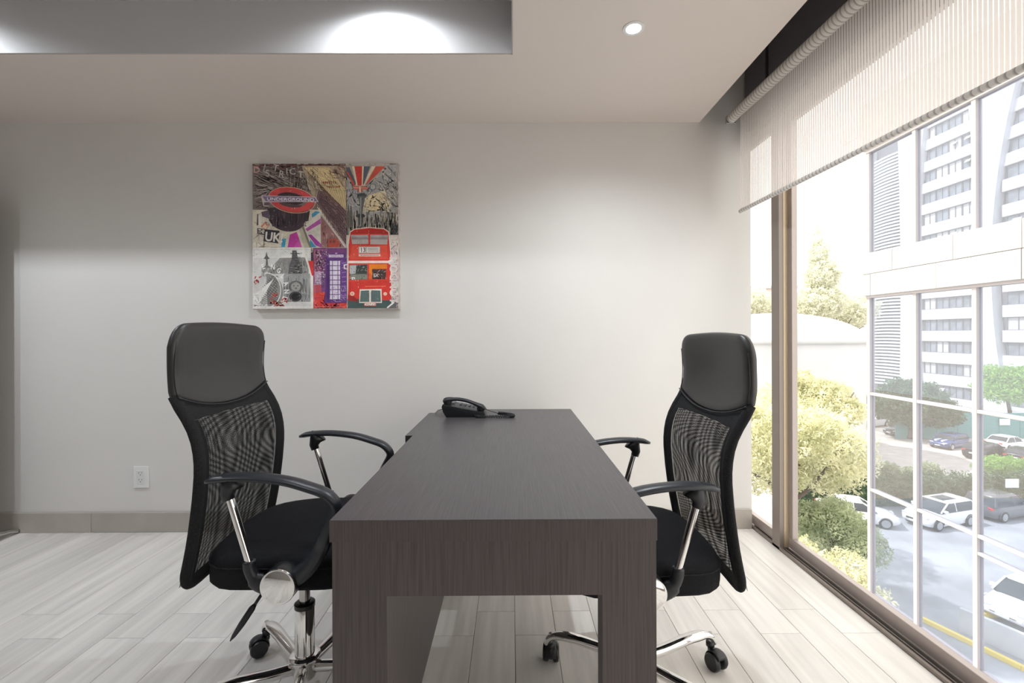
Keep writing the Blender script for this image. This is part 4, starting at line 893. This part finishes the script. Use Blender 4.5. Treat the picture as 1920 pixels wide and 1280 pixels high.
# -- cars of the mirrored scene
M_tire = mat('tyre', (.02, .02, .022), .8); M_rim = mat('alloy_rim', (.45, .46, .48), .3, metal=.7); M_cg = mat('car_glass', (.05, .06, .07), .08)
M_red = mat('tail_lamp', (.65, .03, .04), .25); M_head = mat('head_lamp', (.55, .58, .62), .15); M_plate = mat('plate', (.75, .75, .74), .4)
def car_mat(n, c): return mat(n, c, .25, coat=.6)
def make_car(x, y, heading, paint, label, L=4.4, Wd=1.82, H=1.6, kind='suv', stripes=None):
    t = empty('car', (x, y, GZ), heading, label, 'car', None); hw = Wd/2; s = L/4.4
    hood = {'suv': .98, 'sedan': .88, 'hatch': .92}[kind]; belt = hood+.06
    st = [(-2.2, .78, .40, belt-.12), (-2.12, .90, .28, belt), (-1.6, .98, .24, belt+.03), (-.6, 1, .22, belt), (.5, 1, .22, belt-.02), (1.0, 1, .22, hood), (1.7, .96, .24, hood-.08), (2.05, .86, .28, hood-.2), (2.2, .70, .40, hood-.34)]
    b = NB(); rs = []
    for (px_, w, z0, z1) in st:
        w *= hw; px_ *= s; zm = (z0+z1)/2
        rs.append([Vector(p) for p in ((px_, -w*.90, z0), (px_, -w, zm-.06), (px_, -w*.985, zm+.14), (px_, -w*.88, z1-.02), (px_, -w*.6, z1+.025), (px_, 0, z1+.035), (px_, w*.6, z1+.025), (px_, w*.88, z1-.02), (px_, w*.985, zm+.14), (px_, w, zm-.06), (px_, w*.90, z0))])
    rings(b, rs); body = fin('body', b, paint, t, True, angle=50)
    xr0, xr1, xt0, xt1 = {'suv': (-2.05, 1.15, -1.75, .30), 'sedan': (-1.6, 1.05, -.95, .25), 'hatch': (-2.1, .95, -1.85, .35)}[kind]
    xr0, xr1, xt0, xt1 = [v*s for v in (xr0, xr1, xt0, xt1)]
    def quad_ring(f, z, w): xa, xb = xr0+(xt0-xr0)*f, xr1+(xt1-xr1)*f; return [Vector(p) for p in ((xa, -w, z), (xb-.12, -w, z), (xb, -w*.82, z), (xb, w*.82, z), (xb-.12, w, z), (xa, w, z), (xa-.05, w*.8, z), (xa-.05, -w*.8, z))]
    b = NB(); rings(b, [quad_ring(0, belt-.05, hw*.90), quad_ring(.5, (belt+H)/2, hw*.84), quad_ring(1, H-.07, hw*.74)]); fin('windows', b, M_cg, t, True, angle=35)
    b = NB(); rings(b, [quad_ring(.93, H-.09, hw*.765), quad_ring(1, H-.04, hw*.75), [v*1 for v in quad_ring(1.04, H-.01, hw*.66)], quad_ring(1.2, H, hw*.4)]); roof = fin('roof', b, paint, t, True, angle=60)
    if kind != 'sedan':
        b = NB(); box(b, xt0*.5-.1, xt1*.7, -hw*.42, hw*.42, H-.006, H+.006); fin('sunroof', b, M_cg, roof)
    for sy in (-1, 1):
        for xa, xb_ in ((xr1-.05, xt1), (-.25*s, -.28*s), (xr0+.02, xt0)):
            b = NB(); tube(b, [(xa, sy*hw*.90, belt), (xb_, sy*hw*.752, H-.06)], .045 if xa != -.25*s else .03, 6); fin('pillar', b, paint, t)
        b = NB(); box(b, xr1-.42, xr1-.24, sy*hw*1.0-.09, sy*hw*1.0+.09, belt+.02, belt+.15, .03, 2); fin('side_mirror', b, paint, t)
        for xw in (-1.33*s, 1.38*s):
            Mw = Matrix.Translation((xw, sy*(hw-.2), .34)) @ Matrix.Rotation(-sy*PI/2, 4, 'X')
            b = NB(); lathe(b, [(0, 0), (.30, 0), (.34, .03), (.34, .17), (.31, .215), (.23, .215), (.22, .20), (0, .20)], 24, Mw); w_ = fin('wheel', b, M_tire, t, True, angle=40)
            b = NB()
            for q in range(5): a = q*2*PI/5; tube(b, [Mw @ Vector((.03*math.cos(a), .03*math.sin(a), .21)), Mw @ Vector((.22*math.cos(a), .22*math.sin(a), .212))], [(.03, .012), (.045, .012)], 6)
            lathe(b, [(.205, .2), (.235, .2), (.235, .222), (.205, .222)], 24, Mw); fin('alloy_rim', b, M_rim, w_)
            b = NB(); tube(b, [(xw+.40*math.cos(q), sy*(hw-.012), .34+.40*math.sin(q)) for q in np.linspace(0, PI, 14)], [(.03, .035)]*14, 6, side=(0, 1, 0)); fin('wheel_arch', b, M_black if kind == 'suv' else paint, t, True)
        b = NB(); box(b, 1.93*s, 2.13*s, sy*hw*.62-.17, sy*hw*.62+.17, hood-.28, hood-.17, .02); fin('headlight', b, M_head, t)
        b = NB(); box(b, -2.2*s, -2.05*s, sy*hw*.68-.14, sy*hw*.68+.14, belt-.22, belt-.06, .02); fin('tail_light', b, M_red, t)
    b = NB(); box(b, 2.1*s, 2.22*s, -.42, .42, .48, hood-.38, .02); fin('grille', b, M_black, t)
    b = NB(); box(b, 2.21*s, 2.235*s, -.22, .22, .40, .50); fin('number_plate', b, M_plate, t); b = NB(); box(b, -2.235*s, -2.2*s, -.22, .22, .62, .74); fin('number_plate', b, M_plate, t)
    if stripes:
        for sy in (-1, 1): b = NB(); box(b, .98*s, 2.0*s, sy*.28-.09, sy*.28+.09, hood-.12, hood+.045); o = fin('bonnet_stripe', b, stripes, t)
    return t
P_white, P_black, P_blue, P_grey = car_mat('paint_white', (.80, .80, .80)), car_mat('paint_black', (.02, .022, .028)), car_mat('paint_blue', (.03, .06, .20)), car_mat('paint_grey', (.10, .105, .12))
def at(px, py): Y = (1.16-GZ)*853/(py-626.); return (px-964.5)/853*Y, Y
x, y = at(1768, 985); make_car(x, y, math.radians(195), P_white, 'white sporty utility car parked in front of the clipped hedge', kind='suv')
x, y = at(1905, 978); make_car(x, y+.6, math.radians(14), P_grey, 'dark grey hatchback with a red tail light, right of the white car', L=4.2, kind='hatch')
x, y = at(1622, 985); make_car(x, y+.5, math.radians(-25), P_white, 'white saloon half hidden at the left end of the hedge', L=4.3, H=1.45, kind='sedan')
x, y = at(1670, 808); make_car(x, y+2.2, math.radians(200), P_white, 'white car parked farthest left under the dark tree', H=1.5, kind='suv')
x, y = at(1700, 818); make_car(x, y, math.radians(195), P_black, 'black saloon parked under the dark tree', H=1.42, kind='sedan')
x, y = at(1788, 842); make_car(x, y, math.radians(200), P_blue, 'small blue car with two white bonnet stripes', L=3.95, H=1.45, kind='hatch', stripes=P_white)
x, y = at(1858, 862); make_car(x, y, math.radians(20), P_black, 'black station wagon parked by the teal fence', L=4.6, H=1.55, kind='suv')
x, y = at(1922, 868); make_car(x, y-.4, math.radians(25), P_black, 'black coupe at the right edge of the car park', L=4.4, H=1.4, kind='sedan')
x, y = at(1915, 856); make_car(x+1.5, y+2.2, math.radians(15), P_white, 'white car tucked behind the black coupe', L=4.4, H=1.45, kind='sedan')
x, y = at(1935, 1168); make_car(x+.5, y+.3, math.radians(200), P_white, 'pale car parked behind the low white wall, bottom right', L=4.3, H=1.45, kind='sedan')
# low white wall and yellow kerb line
M_yel = mat('yellow_paint', (.80, .62, .12), .7)
def strip(name, pts, w, z0, z1, m, label, cat):
    b = NB()
    for (xa, ya), (xb_, yb_) in zip(pts, pts[1:]):
        d = Vector((xb_-xa, yb_-ya, 0)).normalized(); nrm = Vector((-d.y, d.x, 0))*w/2; A, B_ = Vector((xa, ya, 0)), Vector((xb_, yb_, 0))
        lo_ = [b.verts.new(v+Vector((0, 0, z0))) for v in (A+nrm, B_+nrm, B_-nrm, A-nrm)]; hi_ = [b.verts.new(v+Vector((0, 0, z1))) for v in (A+nrm, B_+nrm, B_-nrm, A-nrm)]
        b.faces.new(hi_); b.faces.new(lo_[::-1])
        for i in range(4): b.faces.new((lo_[i], lo_[(i+1) % 4], hi_[(i+1) % 4], hi_[i]))
    return tag(fin(name, b, m), label, cat)
strip('yellow_kerb', [at(1735, 1168), at(1800, 1200), at(1925, 1262), at(2010, 1300)], .16, GZ, GZ+.16, M_yel, 'yellow painted kerb line crossing the street at the lower right', 'kerb')
strip('yellow_kerb', [at(1850, 1162), at(1960, 1158)], .16, GZ, GZ+.16, M_yel, 'short yellow kerb line behind the grey parked car', 'kerb')
strip('low_wall', [at(1808, 1188), at(1872, 1216), at(1962, 1258)], .18, GZ, GZ+.95, M_bw, 'low white street wall beside the yellow kerb line', 'wall')
